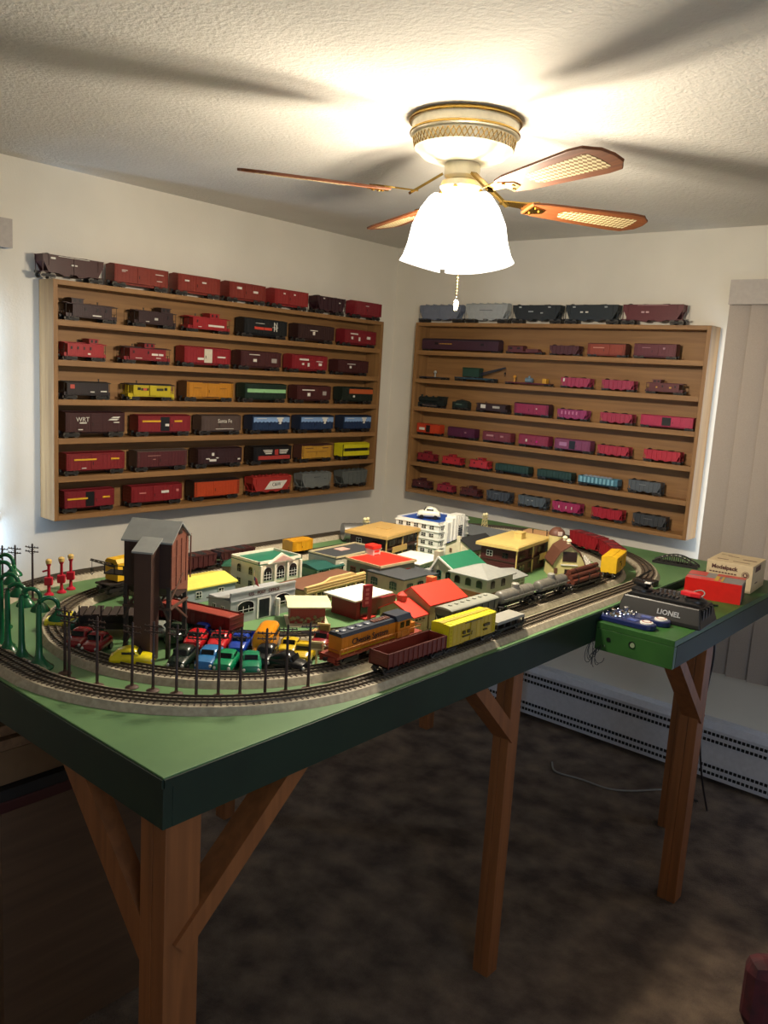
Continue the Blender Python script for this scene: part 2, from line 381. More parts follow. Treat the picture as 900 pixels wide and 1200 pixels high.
        if kind == 'work':
            c = MB(); c.box(-.45*L, -.02*L, -h2*.85, h2*.85, zd, .68*H); c.build('cabin', B, t)
            MB().prism([(-h2*.95, .68*H), (h2*.95, .68*H), (0, .76*H)], -.47*L, 0, 'X').build('roof', RF, t)
            MB().box(.05*L, .4*L, -h2*.7, h2*.7, zd, .5*H).build('tool_box', B, t)
            for s in (-1, 1):
                for x in (-.36, -.14): MB().box((x-.04)*L, (x+.04)*L, s*h2*.85, s*h2*.87, .45*H, .6*H).build('window', BLACK, t)
        if kind == 'loadflat':
            for i, (x, k, c, s) in enumerate(o['items']):
                if k == 'tank':
                    m = MB(); m.tube([(x*L-s, 0, zd+.013), (x*L+s, 0, zd+.013)], .012, 16); m.lathe([(.006, 0), (.006, .01), (.003, .013)], (x*L, 0, zd+.022), 10); m.build('loaded_tank', M(c, .4), t, True)
                elif k == 'crate': MB().box(x*L-s, x*L+s, -.014, .014, zd, zd+.024).build('loaded_crate', M(c, .5), t, bevel=.001)
                elif k == 'ball':
                    m = MB(); m.lathe([(.005, 0), (.004, .012), (.004, .02)], (x*L, 0, zd), 10); m.sphere((x*L, 0, zd+.026), .009); m.build('loaded_lamp', M(c, .4), t, True)
        if kind == 'autorack':
            m = MB(); m.box(-.45*L, .45*L, -h2*.95, h2*.95, zd+.012, zd+.02); m.build('deck_cover', M(o.get('cover', '#9a9a92'), .5), t)
            m = MB()
            for x in (-.44, -.2, 0, .2, .44):
                for s in (-1, 1): m.cbox((x*L, s*h2*.85, zd+.006), (.004, .004, .014))
            m.build('cover_supports', IRON, t)
        marks(t, L, W, z0, zd, mk)
    elif kind == 'tank':
        zc = .6*H; r = o.get('rad', .27)*H
        fr = MB(); fr.box(-L/2, L/2, -.008, .008, z0-.02*H, z0+.05*H)
        for e in (-1, 1): fr.box(e*.4*L, e*.5*L, -h2*.8, h2*.8, z0, z0+.05*H)
        for x in (-.25, .25):
            for s in (-1, 1): fr.bar((x*L, s*.01, z0), (x*L, s*r*.8, zc-r*.6), .004, .004)
        fr.build('frame', M(o.get('frame', '#1c1b1a'), .6), t)
        secs = [(-.46*L, r*.35), (-.45*L, r*.7), (-.43*L, r*.92), (-.4*L, r), (.4*L, r), (.43*L, r*.92), (.45*L, r*.7), (.46*L, r*.35)]
        m = MB(); m.tube([(x, 0, zc) for x, q in secs], [q for x, q in secs], 24)
        for x in (-.3, -.12, .12, .3): m.tube([(x*L-.0012, 0, zc), (x*L+.0012, 0, zc)], r*1.02, 24)
        m.build('tank', B, t, True)
        d = MB(); d.lathe([(.012, -.004), (.012, .011), (.009, .014), (.003, .015)], (0, 0, zc+r-.001), 18); d.build('dome', RF, t, True)
        g = MB()
        for s in (-1, 1):
            g.tube([(-.46*L, s*(r+.004), zc+.0), (.46*L, s*(r+.004), zc+.0)], .0011, 6)
            for x in (-.44, -.22, 0, .22, .44): g.bar((x*L, s*(r-.001), zc), (x*L, s*(r+.005), zc), .0015, .0015)
            for dx in (-.01, .01): g.bar((dx, s*(r+.005), zc-r*.9), (dx, s*(r+.003), zc+r*.7), .001, .001)
        g.build('handrail', M(o.get('rail', '#8c8a84'), .4, .5), t)
        marks(t, L*.8, 2*r, zc-r*.4, zc+r*.4, mk, -.0005)
    elif kind in ('caboose', 'baycab'):
        lb = o.get('lb', .76)*L; m = MB(); m.box(-lb/2, lb/2, -h2, h2, z0, .72*H)
        n = int(lb/.008)
        for k in range(n+1):
            for s in (-1, 1): m.cbox((-lb/2+lb*k/n, s*h2, (z0+.72*H)/2), (.0008, .001, .72*H-z0))
        m.box(-L/2, L/2, -h2*.85, h2*.85, z0-.04*H, z0+.01)
        if kind == 'baycab':
            for s in (-1, 1): m.prism([(-.016, z0+.003), (.016, z0+.003), (.016, .71*H), (-.016, .71*H)], s*h2, s*(h2+.007))
        m.build('body', B, t)
        r = MB(); r.prism(roof_profile(W, .72*H, .045*H, 1.08), -L*.5, L*.5, 'X'); r.box(-L*.5, L*.5, -.005, .005, .765*H, .785*H); r.build('roof', RF, t)
        c = o.get('cup')
        if c is not None:
            q = MB(); x = c*L/2; q.box(x-.11*L, x+.11*L, -h2*.8, h2*.8, .72*H, .94*H); cu = q.build('cupola', M(o.get('cupc', body), .45), t)
            MB().prism(roof_profile(W*.86, .94*H, .03*H), x-.13*L, x+.13*L, 'X').build('cupola_roof', RF, cu)
            for s in (-1, 1):
                for dx in (-.05, .05): MB().box(x+dx*L-.004, x+dx*L+.004, s*h2*.8, s*(h2*.8+.0008), .8*H, .91*H).build('cupola_window', BLACK, cu)
        for s in (-1, 1):
            for u in o.get('win', (-.6, -.2, .2, .6)):
                f = MB(); x = u*lb/2*-s
                if o.get('wide'): f.box(x-.009, x+.009, s*h2, s*(h2+.0016), .47*H, .63*H)
                else: f.box(x-.0045, x+.0045, s*h2, s*(h2+.0016), .47*H, .63*H)
                wf = f.build('window', B, t)
                ww = .0075 if o.get('wide') else .0032
                MB().box(x-ww, x+ww, s*(h2+.001), s*(h2+.0022), .49*H, .61*H).build('pane', BLACK, wf)
        sx = o.get('stack', -.25)*L
        MB().lathe([(.0022, 0), (.0022, .1*H), (.004, .11*H), (.004, .13*H)], (sx, 0, .76*H), 8).build('chimney', IRON, t)
        for e in (-1, 1):
            g = MB()
            for s in (-1, 1):
                g.bar((e*L*.495, s*h2*.8, z0), (e*L*.495, s*h2*.8, .72*H), .0012, .0012); g.bar((e*L*.495, s*h2*.3, z0), (e*L*.495, s*h2*.3, .45*H), .0012, .0012)
                g.cbox((e*L*.46, s*h2*.9, z0-.05*H), (.06*L, .008, .002)); g.cbox((e*L*.46, s*h2*.9, z0-.12*H), (.05*L, .008, .002)); g.bar((e*L*.44, s*h2*.95, z0-.13*H), (e*L*.44, s*h2*.95, .45*H), .0012, .0012)
            g.bar((e*L*.495, -h2*.8, .45*H), (e*L*.495, h2*.8, .45*H), .0012, .0012)
            g.build('end_railing', M(o.get('rail', '#1a1614'), .5), t)
        marks(t, lb, W, z0, .72*H, mk)
    elif kind == 'passenger':
        m = MB(); m.box(-L/2, L/2, -h2, h2, z0-.06*H, .78*H); m.build('body', B, t)
        pr = [(-h2*1.02, .78*H)]+[(-h2*1.02*math.cos(PI*k/8), .78*H+.17*H*math.sin(PI*k/8)) for k in range(1, 8)]+[(h2*1.02, .78*H)]
        MB().prism(pr, -L/2, L/2, 'X').build('roof', RF, t)
        for s in (-1, 1):
            for x in (-.3, .3):
                d = MB().box((x-.06)*L, (x+.06)*L, s*h2, s*(h2+.0015), z0, .72*H).build('door', B, t)
                MB().box((x-.02)*L, (x+.02)*L, s*(h2+.0012), s*(h2+.0022), .5*H, .66*H).build('door_window', BLACK, d)
        marks(t, L, W, z0, .78*H, mk)
    elif kind == 'tender':
        m = MB(); m.box(-L/2, L/2, -h2*.9, h2*.9, z0-.03*H, .62*H); m.prism([(-L*.3, .62*H), (L*.45, .62*H), (L*.4, .72*H), (-L*.25, .72*H)], -h2*.8, h2*.8); m.build('body', B, t, bevel=.0012)
        MB().loft([(-L*.28, .7*H, .012, .002), (0, .73*H, .016, .006), (L*.38, .7*H, .012, .002)], 10, 2).build('coal_load', M('#131212', .9, bump=1, scale=400), t, 'all')
        ladders(t, L, W*.9, z0, .6*H, IRON); marks(t, L, W*.9, z0, .62*H, mk)
    elif kind == 'loco':
        r = .21*H; zc = .6*H
        m = MB(); m.tube([(-L*.5, 0, zc), (-L*.485, 0, zc), (-L*.47, 0, zc), (-L*.33, 0, zc), (-L*.33, 0, zc), (L*.22, 0, zc)], [r*.5, r*.85, r*1.02, r*1.02, r*.95, r*1.1], 20)
        for x in (-.2, -.08, .04, .15): m.tube([(x*L-.001, 0, zc), (x*L+.001, 0, zc)], r*1.09, 20)
        m.build('boiler', B, t, True)
        c = MB(); c.box(L*.22, L*.44, -h2*.85, h2*.85, .36*H, .82*H); c.prism([(-h2*.92, .82*H), (h2*.92, .82*H), (h2*.6, .9*H), (-h2*.6, .9*H)], L*.2, L*.48, 'X'); cab = c.build('cab', B, t)
        for s in (-1, 1): MB().box(L*.27, L*.4, s*h2*.85, s*h2*.87, .6*H, .76*H).build('cab_window', BLACK, cab)
        MB().lathe([(.006, 0), (.005, .006), (.0065, .012)], (-L*.41, 0, zc+r*.9), 12).build('smokestack', B, t)
        for x in (-.26, .0): MB().lathe([(.007, 0), (.007, .005), (.003, .008)], (x*L, 0, zc+r*.9), 12).build('steam_dome', B, t, True)
        f = MB(); f.box(-L*.42, L*.45, -.01, .01, .2*H, .42*H)
        for s in (-1, 1): f.box(-L*.36, L*.24, s*h2*.95, s*h2*.6, .42*H, .445*H); f.box(-L*.46, -L*.34, s*h2*.95, s*h2*.5, .2*H, .38*H)
        f.prism([(-L*.46, .24*H), (-L*.46, .1*H), (-L*.54, .05*H)], -h2*.7, h2*.7); f.build('running_frame', B, t)
        for k in range(4):
            x = (-.24+k*.135)*L; w_ = MB()
            for s in (-1, 1): w_.tube([(x, s*h2*.78, .16*H), (x, s*h2*.6, .16*H)], .16*H, 18)
            w_.tube([(x, -h2*.7, .16*H), (x, h2*.7, .16*H)], .003, 8); w_.build('driving_wheel', M('#26282a', .5), t)
        for x in (-.44, .38):
            w_ = MB()
            for s in (-1, 1): w_.tube([(x*L, s*h2*.72, .08*H), (x*L, s*h2*.6, .08*H)], .08*H, 12)
            w_.tube([(x*L, -h2*.65, .08*H), (x*L, h2*.65, .08*H)], .003, 8); w_.build('small_wheel', M('#26282a', .5), t)
        rd = MB()
        for s in (-1, 1): rd.bar((-.28*L, s*h2*.84, .17*H), (.2*L, s*h2*.84, .17*H), .002, .004); rd.bar((-.38*L, s*h2*.86, .27*H), (-.1*L, s*h2*.86, .16*H), .002, .003)
        rd.build('connecting_rod', CHROME, t)
        MB().lathe([(.004, 0), (.004, .002)], (0, 0, 0), 10).build('headlight', M('#d8d4c4', .3), t, loc=(-L*.5, 0, zc+r*.9))
        marks(t, L*.2, W*.8, .3*H, .5*H, mk)
    return t
# ------------------------------------------------------------------ room shell
H = 2.44; X1, Y0 = 4.6, -5.2
def slab(name, x0, x1, y0, y1, z0, z1, m): return struct(MB().box(x0, x1, y0, y1, z0, z1).build(name, m))
slab('floor', -.1, X1+.1, Y0-.1, .1, -.1, 0, CARPET)
slab('ceiling', -.1, X1+.1, Y0-.1, .1, H, H+.1, CEIL)
# left wall, with a window opening left of the picture
wl = MB(); wl.box(-.1, 0, -2.4, .1, 0, H); wl.box(-.1, 0, Y0-.1, -3.7, 0, H); wl.box(-.1, 0, -3.7, -2.4, 0, 1.12); wl.box(-.1, 0, -3.7, -2.4, 2.1, H)
struct(wl.build('wall_left', WALL))
# back wall, with a window opening behind the blinds
wb = MB(); wb.box(-.1, 2.05, 0, .1, 0, H); wb.box(3.4, X1+.1, 0, .1, 0, H); wb.box(2.05, 3.4, 0, .1, 0, .7); wb.box(2.05, 3.4, 0, .1, 2.1, H)
struct(wb.build('wall_back', WALL))
slab('wall_right', X1, X1+.1, Y0-.1, .1, 0, H, WALL)
slab('wall_front', -.1, X1+.1, Y0-.1, Y0, 0, H, WALL)
GLZ = M('#cfe0f4', .05, emit=.8, key='daylit_glass')
def window(name, fn):
    fr = MB()
    fn(fr); return struct(fr.build(name, WHITE))
w1 = window('window_1', lambda f: [f.box(-.09, -.05, -3.7, -2.4, 1.12, 1.16), f.box(-.09, -.05, -3.7, -2.4, 2.06, 2.1), f.box(-.09, -.05, -2.44, -2.4, 1.12, 2.1), f.box(-.09, -.05, -3.7, -3.66, 1.12, 2.1), f.box(-.09, -.05, -3.07, -3.03, 1.12, 2.1)])
MB().box(-.075, -.07, -3.66, -2.44, 1.16, 2.06).build('glass_pane', GLZ, w1)
MB().box(-.05, .045, -3.74, -2.315, 1.085, 1.12).build('window_sill', WHITE, w1)
w2 = window('window_2', lambda f: [f.box(2.05, 3.4, .05, .09, .7, .74), f.box(2.05, 3.4, .05, .09, 2.06, 2.1), f.box(2.05, 2.09, .05, .09, .7, 2.1), f.box(3.36, 3.4, .05, .09, .7, 2.1), f.box(2.7, 2.74, .05, .09, .7, 2.1)])
MB().box(2.09, 3.36, .07, .075, .74, 2.06).build('glass_pane', GLZ, w2)
# vertical blinds
SLAT = M('#a79b90', .7, bump=.15, scale=300)
bl = thing('vertical_blind', 'beige vertical blind with grey valance covering the back window', 'blind', (1.93, 0, .515))
v = MB(); v.box(0, 1.62, -.13, -.118, 1.59, 1.69); v.box(0, .012, -.118, 0, 1.59, 1.69); v.box(.012, 1.62, -.118, 0, 1.684, 1.69)
v.build('valance', M('#a9a19a', .6), bl)
MB().box(.02, 1.6, -.095, -.055, 1.6, 1.635).build('head_rail', M('#8e8a86', .5), bl)
for k in range(17):
    m = MB(); x = .045+.09*k; c, s_ = math.cos(R(14)), math.sin(R(14)); n = 6; pts = []
    for i in range(n+1):
        u = -.052+.104*i/n; b = .004*math.cos(PI*u/.104)
        pts.append((x+u*c, -.082+u*s_-b))
    poly = pts+[(a, b+.0012) for a, b in pts[::-1]]
    m.prism(poly, 0, 1.61, 'Z'); m.build('slat', SLAT, bl, True)
bl2 = thing('vertical_blind', 'end of a grey valance at the upper left edge, above bright window', 'blind', (0, -2.266, 1.14))
v = MB(); v.box(.05, .062, -1.5, 0, .965, 1.068); v.box(0, .05, -.012, 0, .965, 1.068); v.box(0, .05, -1.5, -.012, 1.062, 1.068); v.build('valance', M('#a9a19a', .6), bl2)
for k in range(14):
    MB().box(.03, .0315, -.14-.09*k, -.05-.09*k, 0, .96).build('slat', SLAT, bl2)
# baseboard heater
HM = M('#c4c4ca', .45)
ht = thing('baseboard_heater', 'long white metal baseboard heater with slotted grilles along back wall', 'heater', (.15, 0, 0))
m = MB(); m.prism([(0, .02), (-.075, .02), (-.075, .25), (-.062, .279), (0, .279)], 0, 3.6, 'X'); m.build('casing', HM, ht)
for z in (.222, .19, .07, .038):
    g = MB()
    for k in range(190): g.box(.02+k*.0187, .0335+k*.0187, -.0765, -.0745, z, z+.014)
    g.build('slotted_grille', BLACK, ht)
    MB().box(0, 3.6, -.079, -.0745, z-.005, z-.002).build('grille_lip', HM, ht)
struct(MB().box(0, .015, Y0, -.0, 0, .08).build('baseboard_left', WHITE))

# ------------------------------------------------------------------ display racks
def rack(name, label, side, a0, a1, z0, z1, d=.1126):
    t = thing(name, label, 'display rack', (0, 0, z0))
    L = a1-a0; hgt = z1-z0
    def bx(m, u0, u1, q0, q1, v0, v1):
        if side == 'L': m.box(q0, q1, a0+u0, a0+u1, v0, v1)
        else: m.box(a0+u0, a0+u1, -q0, -q1, v0, v1)
    P = PINE_Y if side == 'L' else PINE_X
    m = MB(); bx(m, .01, L-.01, .002, .008, .005, hgt-.005); m.build('back_panel', P, t)
    for u in (0, L-.019):
        m = MB(); bx(m, u, u+.019, .001, d, 0, hgt); m.build('side_board', PINE_Z, t, bevel=.0015)
    tops = []
    for k in range(7):
        zt = hgt-(hgt-.019)*k/6; m = MB(); bx(m, .019, L-.019, .008, d-.008, zt-.019, zt)
        if k in (0, 6): bx(m, .019, L-.019, d-.008, d-.001, zt-.019, zt)
        if 0 < k < 6: bx(m, .019, L-.019, d-.008, d-.001, zt-.019, zt+.004)
        m.build('shelf_board', P, t, bevel=.001); tops.append(z0+zt)
    return t, tops
rackL, topL = rack('display_rack', 'pine display rack of six bays on left wall, taller cars', 'L', -2.137, -.22, 1.079, 2.012)
rackR, topR = rack('display_rack', 'pine display rack on back wall beside vertical blinds', 'R', .252, 1.868, 1.0816, 2.0194)

TUS, BRN, RED, DRK = '#4a201d', '#3a1c1a', '#8e1f22', '#2b1716'
WH, YE = '#d8d4c8', '#d9a820'
ORD = ['first', 'second', 'third', 'fourth', 'fifth', 'sixth', 'seventh', 'eighth', 'ninth']
ROWN = ['the top ledge', 'shelf one', 'shelf two', 'shelf three', 'shelf four', 'shelf five', 'shelf six']
lines = lambda c: [(-.75, -.55, .7, .74, c), (-.75, -.62, .62, .65, c), (.5, .8, .7, .74, c), (.55, .75, .3, .34, c)]
NHS = [(-.55, .25, .3, .48, '#c8402c'), ('N', .42, .72, .34, WH), ('H', .42, .4, .34, WH), (-.5, -.1, .72, .75, WH), (.3, .54, .52, .56, WH)]
WAVE = [(-.96, .96, .55, .93, '#7d9cc4')]+[(-.9+k*.2, -.8+k*.2, .5, .6, '#1d3355') for k in range(9)]+[(.26, .62, .8, .92, WH), (.33, .55, .6, .8, WH), (.39, .49, .42, .6, WH), (-.8, -.3, .82, .85, WH)]
PARA = [(-.25, .62, .12, .72, WH, .14), ('C&W', .2, .45, .26, '#1c1c20')]
LEFT = [
 [('hopper', 40, 121, TUS, dict(mk=[(-.5, .5, .93, .96, WH), (-.1, -.02, .5, .58, WH), (.02, .1, .5, .58, WH), (-.75, -.6, .75, .85, WH)], ribs=3), 'dark maroon hopper car with empty slanted ends'),
  ('boxcar', 124, 196, '#8e3424', dict(mk=lines(WH)), 'brick red boxcar with small white lettering'),
  ('boxcar', 198, 257, '#923224', dict(mk=[(-.7, -.5, .6, .7, WH), (.1, .3, .6, .7, WH)]), 'brick red boxcar'),
  ('boxcar', 258, 310, '#8c3024', dict(mk=[(-.6, -.35, .6, .75, WH), (.3, .55, .45, .6, WH)]), 'faded brick red boxcar'),
  ('boxcar', 311, 360, '#9c2a28', dict(mk=[(-.5, -.4, .7, .8, WH), (.1, .2, .7, .8, WH)]), 'bright red boxcar'),
  ('hopper', 361, 404, '#3c1a22', dict(mk=[(-.6, -.5, .8, .88, WH), (.5, .6, .6, .68, WH)]), 'dark plum hopper car'),
  ('boxcar', 405, 446, '#8e222c', dict(mk=[(-.2, 0, .7, .75, WH)]), 'crimson boxcar')],
 [('caboose', 67, 139, '#3a1f22', dict(cup=-.55, mk=[(0, .45, .1, .2, WH)], win=(-.35, .25, .7), stack=.18), 'dark maroon caboose with cupola at its left end'),
  ('caboose', 147, 208, '#38201f', dict(cup=.5, mk=[(-.1, .1, .3, .5, '#b8b4a8'), (-.6, -.4, .1, .15, WH)], win=(.7,), stack=-.2, lb=.82), 'dark brown caboose with round emblem'),
  ('caboose', 210, 271, '#ab2226', dict(cup=.25, mk=[(-.1, .85, .22, .4, WH), (-.7, -.5, .1, .16, WH)], win=(-.75,), lb=.8), 'red caboose with white band'),
  ('boxcar', 275, 337, '#16191a', dict(mk=NHS), 'black boxcar with orange band and white initials'),
  ('boxcar', 338, 392, '#39211f', dict(mk=[(-.35, .05, .6, .66, WH), (-.2, -.1, .3, .55, WH)]), 'dark brown boxcar with one white emblem'),
  ('boxcar', 393, 441, '#8a222a', dict(mk=[(-.65, -.2, .68, .78, WH), (-.6, -.5, .3, .5, WH), (-.15, -.05, .2, .5, WH), (.4, .6, .4, .6, WH)]), 'crimson boxcar with white lettering')],
 [('caboose', 65, 126, '#b5242a', dict(cup=.42, mk=[(.1, .25, .12, .25, WH)], win=(-.8, -.45, -.1, .25), stack=-.1, cupc='#8c2024', lb=.86), 'red caboose with cupola near its right end'),
  ('caboose', 135, 201, '#941d24', dict(cup=.1, mk=[(.2, .55, .4, .58, WH), (.6, .85, .4, .58, WH), (-.7, -.35, .08, .13, WH), (.45, .7, .15, .22, WH)], win=(-.8, .0), roof='#3a1a1c', lb=.78), 'red caboose with dark roof and white lettering'),
  ('boxcar', 205, 271, '#9c1e24', dict(open=0, door='#c9c2ae', mk=[(-.45, -.2, .2, .35, WH), (.4, .75, .4, .5, WH)]), 'red boxcar with white door'),
  ('boxcar', 271, 330, '#4e2524', dict(mk=[(-.6, -.1, .78, .83, WH), (-.4, -.25, .3, .5, WH), (.5, .75, .3, .6, '#a09890')]), 'brown boxcar with round emblem at right'),
  ('boxcar', 331, 384, '#94222c', dict(mk=[(-.6, -.1, .65, .78, WH), (-.45, -.35, .3, .45, WH), (-.15, -.05, .2, .48, WH), (.35, .7, .6, .65, WH), (.5, .65, .3, .5, WH)]), 'crimson boxcar with white lettering'),
  ('boxcar', 385, 432, '#4a2222', dict(H=.075, mk=[(-.4, .1, .68, .74, WH), (-.25, -.15, .35, .55, WH)]), 'low brown boxcar')],
 [('caboose', 65, 131, '#2b2022', dict(mk=[(-.85, -.65, .5, .85, '#b84a3c'), (.1, .3, .2, .28, WH), (.6, .9, .25, .35, WH)], win=(), stack=.32, lb=.9, roof='#1c1a1a'), 'black caboose with red keystone emblem and tall stack'),
  ('baycab', 140, 206, '#d8c21c', dict(roof='#262220', win=(-.72, -.1, .05, .72), wide=1, rail='#d8c21c', mk=[(-.8, .6, .48, .72, '#3a3210'), (-.5, -.3, .5, .7, '#b8503c'), (-.8, .8, .84, .88, '#94802a')], lb=.8), 'yellow caboose with black roof and wide windows'),
  ('reefer', 208, 274, '#cf8a1c', dict(roof='#5a3a22', mk=[(-.7, -.4, .6, .63, '#6b4a1c'), (.4, .7, .6, .63, '#6b4a1c')]), 'orange yellow wooden refrigerator car'),
  ('boxcar', 276, 336, '#1c3226', dict(mk=[(-.9, .95, .42, .68, '#8fc088')]), 'dark green boxcar with pale green band'),
  ('boxcar', 337, 388, '#4e2422', dict(mk=[(-.7, 0, .68, .76, WH), (-.4, -.25, .25, .5, WH), (.5, .7, .35, .65, '#a09890')]), 'maroon boxcar'),
  ('boxcar', 390, 437, '#1f2a22', dict(mk=[(-.55, .97, .55, .93, '#b5562c'), (-.3, -.2, .25, .4, WH)]), 'dark green boxcar with orange upper half')],
 [('boxcar', 66, 147, '#451c1c', dict(H=.094, mk=[('WRT', -.45, .66, .24, WH), (-.55, -.32, .45, .52, WH), (.45, .75, .62, .7, WH, .04), (.55, .8, .74, .82, WH, .04), (.6, .8, .48, .53, WH), (-.6, -.45, .1, .15, WH)]), 'tall dark maroon boxcar with big white letters'),
  ('boxcar', 151, 224, '#8e1d24', dict(open=1, mk=[(-.85, -.18, .62, .73, YE), (.35, .65, .62, .73, YE), (.0, .14, .35, .5, WH)]), 'red boxcar with open door and yellow stripes'),
  ('boxcar', 225, 283, '#5c4a42', dict(mk=[('Santa Fe', .15, .66, .26, WH), (-.3, .6, .1, .13, WH)]), 'grey brown boxcar with white lettering'),
  ('boxcar', 285, 340, '#22395c', dict(mk=WAVE, roof='#182438'), 'blue boxcar with light blue waves'),
  ('boxcar', 341, 391, '#22395c', dict(mk=WAVE, roof='#182438'), 'blue boxcar with light blue waves'),
  ('boxcar', 392, 435, '#22395c', dict(mk=WAVE, roof='#182438'), 'blue boxcar with light blue waves')],
 [('boxcar', 67, 147, '#8e2026', dict(mk=[(-.75, 0, .6, .7, YE), (.5, .8, .6, .7, YE), (-.5, -.35, .1, .15, WH)]), 'red boxcar with long yellow stripe'),
  ('boxcar', 150, 220, '#5e2426', dict(roof='#5a4a42', mk=[(-.6, -.1, .7, .73, '#a87c70'), (-.4, -.3, .45, .5, '#a87c70')]), 'maroon boxcar with grey brown roof edge'),
  ('boxcar', 221, 284, '#3a1c1e', dict(mk=[(-.4, -.3, .55, .75, WH), (-.65, -.5, .3, .38, WH), (-.2, -.1, .35, .42, WH), (-.5, -.2, .15, .3, WH), (.8, .9, .2, .3, WH)]), 'very dark brown boxcar with scattered white marks'),
  ('boxcar', 286, 342, '#131112', dict(mk=[(-.75, .9, .08, .36, '#a2342e'), (-.5, -.05, .74, .8, WH), (-.45, -.05, .62, .68, WH), (-.4, -.08, .5, .56, WH), (.35, .8, .74, .8, WH), (.35, .75, .62, .68, WH), (.35, .7, .5, .56, WH), (.08, .26, .42, .82, '#a2342e')]), 'black boxcar with red band and white wing stripes'),
  ('reefer', 343, 390, '#cf9a34', dict(roof='#4a2c24', mk=[(-.8, -.3, .78, .83, '#6b4a2c'), (-.7, .6, .5, .53, '#6b4a2c'), (.3, .7, .78, .83, '#6b4a2c')]), 'yellow refrigerator car with brown roof'),
  ('boxcar', 391, 433, '#1f1e18', dict(roof='#cfc41c', mk=[(-.95, .97, .68, .97, '#cfc41c'), (-.95, .97, .05, .42, '#cfc41c')]), 'bright yellow car with black middle stripe')],
 [('boxcar', 65, 135, '#8c1c28', dict(open=1, mk=[(-.9, -.1, .5, .6, YE), (.5, .8, .5, .6, YE)]), 'red boxcar with black open doorway and yellow stripes'),
  ('boxcar', 143, 214, '#8e1e24', dict(mk=[(-.7, -.45, .55, .62, '#c87c74'), (.15, .45, .5, .66, WH), (.75, .85, .55, .7, '#c87c74')]), 'red boxcar with small white lettering'),
  ('boxcar', 217, 281, '#cc4a1e', dict(roof='#2a1a14', H=.086, mk=[]), 'bright orange boxcar with black ends'),
  ('covered', 285, 342, '#b8322a', dict(mk=PARA, ribs=2), 'red covered hopper with white slanted panel'),
  ('covered', 343, 389, '#7b7f7c', dict(ribs=2, mk=[(-.2, .2, .75, .8, '#4c4e4c'), (.5, .6, .6, .65, '#4c4e4c')]), 'light grey covered hopper'),
  ('covered', 390, 431, '#666a66', dict(ribs=6), 'grey covered hopper')]]
for r, row in enumerate(LEFT):
    for k, (kind, p0, p1, col, kw, desc) in enumerate(row):
        zt = topL[r]; kw = dict(kw)
        # read the ends of the car off its own shelf line
        kw.setdefault('W', .066); kw['H'] = kw.get('H', .083)*1.15
        def yat(px, q=.085):
            yy = -1.2
            for _ in range(6):
                d = Vector((q, yy, zt+.03))-Vector(CAM['c']); py = 600-CAM['f']*d.dot(AU)/d.dot(AF); yy = along(px, py, 0, q).y
            return yy
        y0, y1 = yat(p0, .027), yat(p1, .092); LL = (y1-y0)-(.008 if r else -.004)
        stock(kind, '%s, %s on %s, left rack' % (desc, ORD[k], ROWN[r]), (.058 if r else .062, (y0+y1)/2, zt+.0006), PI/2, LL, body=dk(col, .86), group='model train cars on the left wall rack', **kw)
MAG, GRE = '#94284a', '#1f3c34'
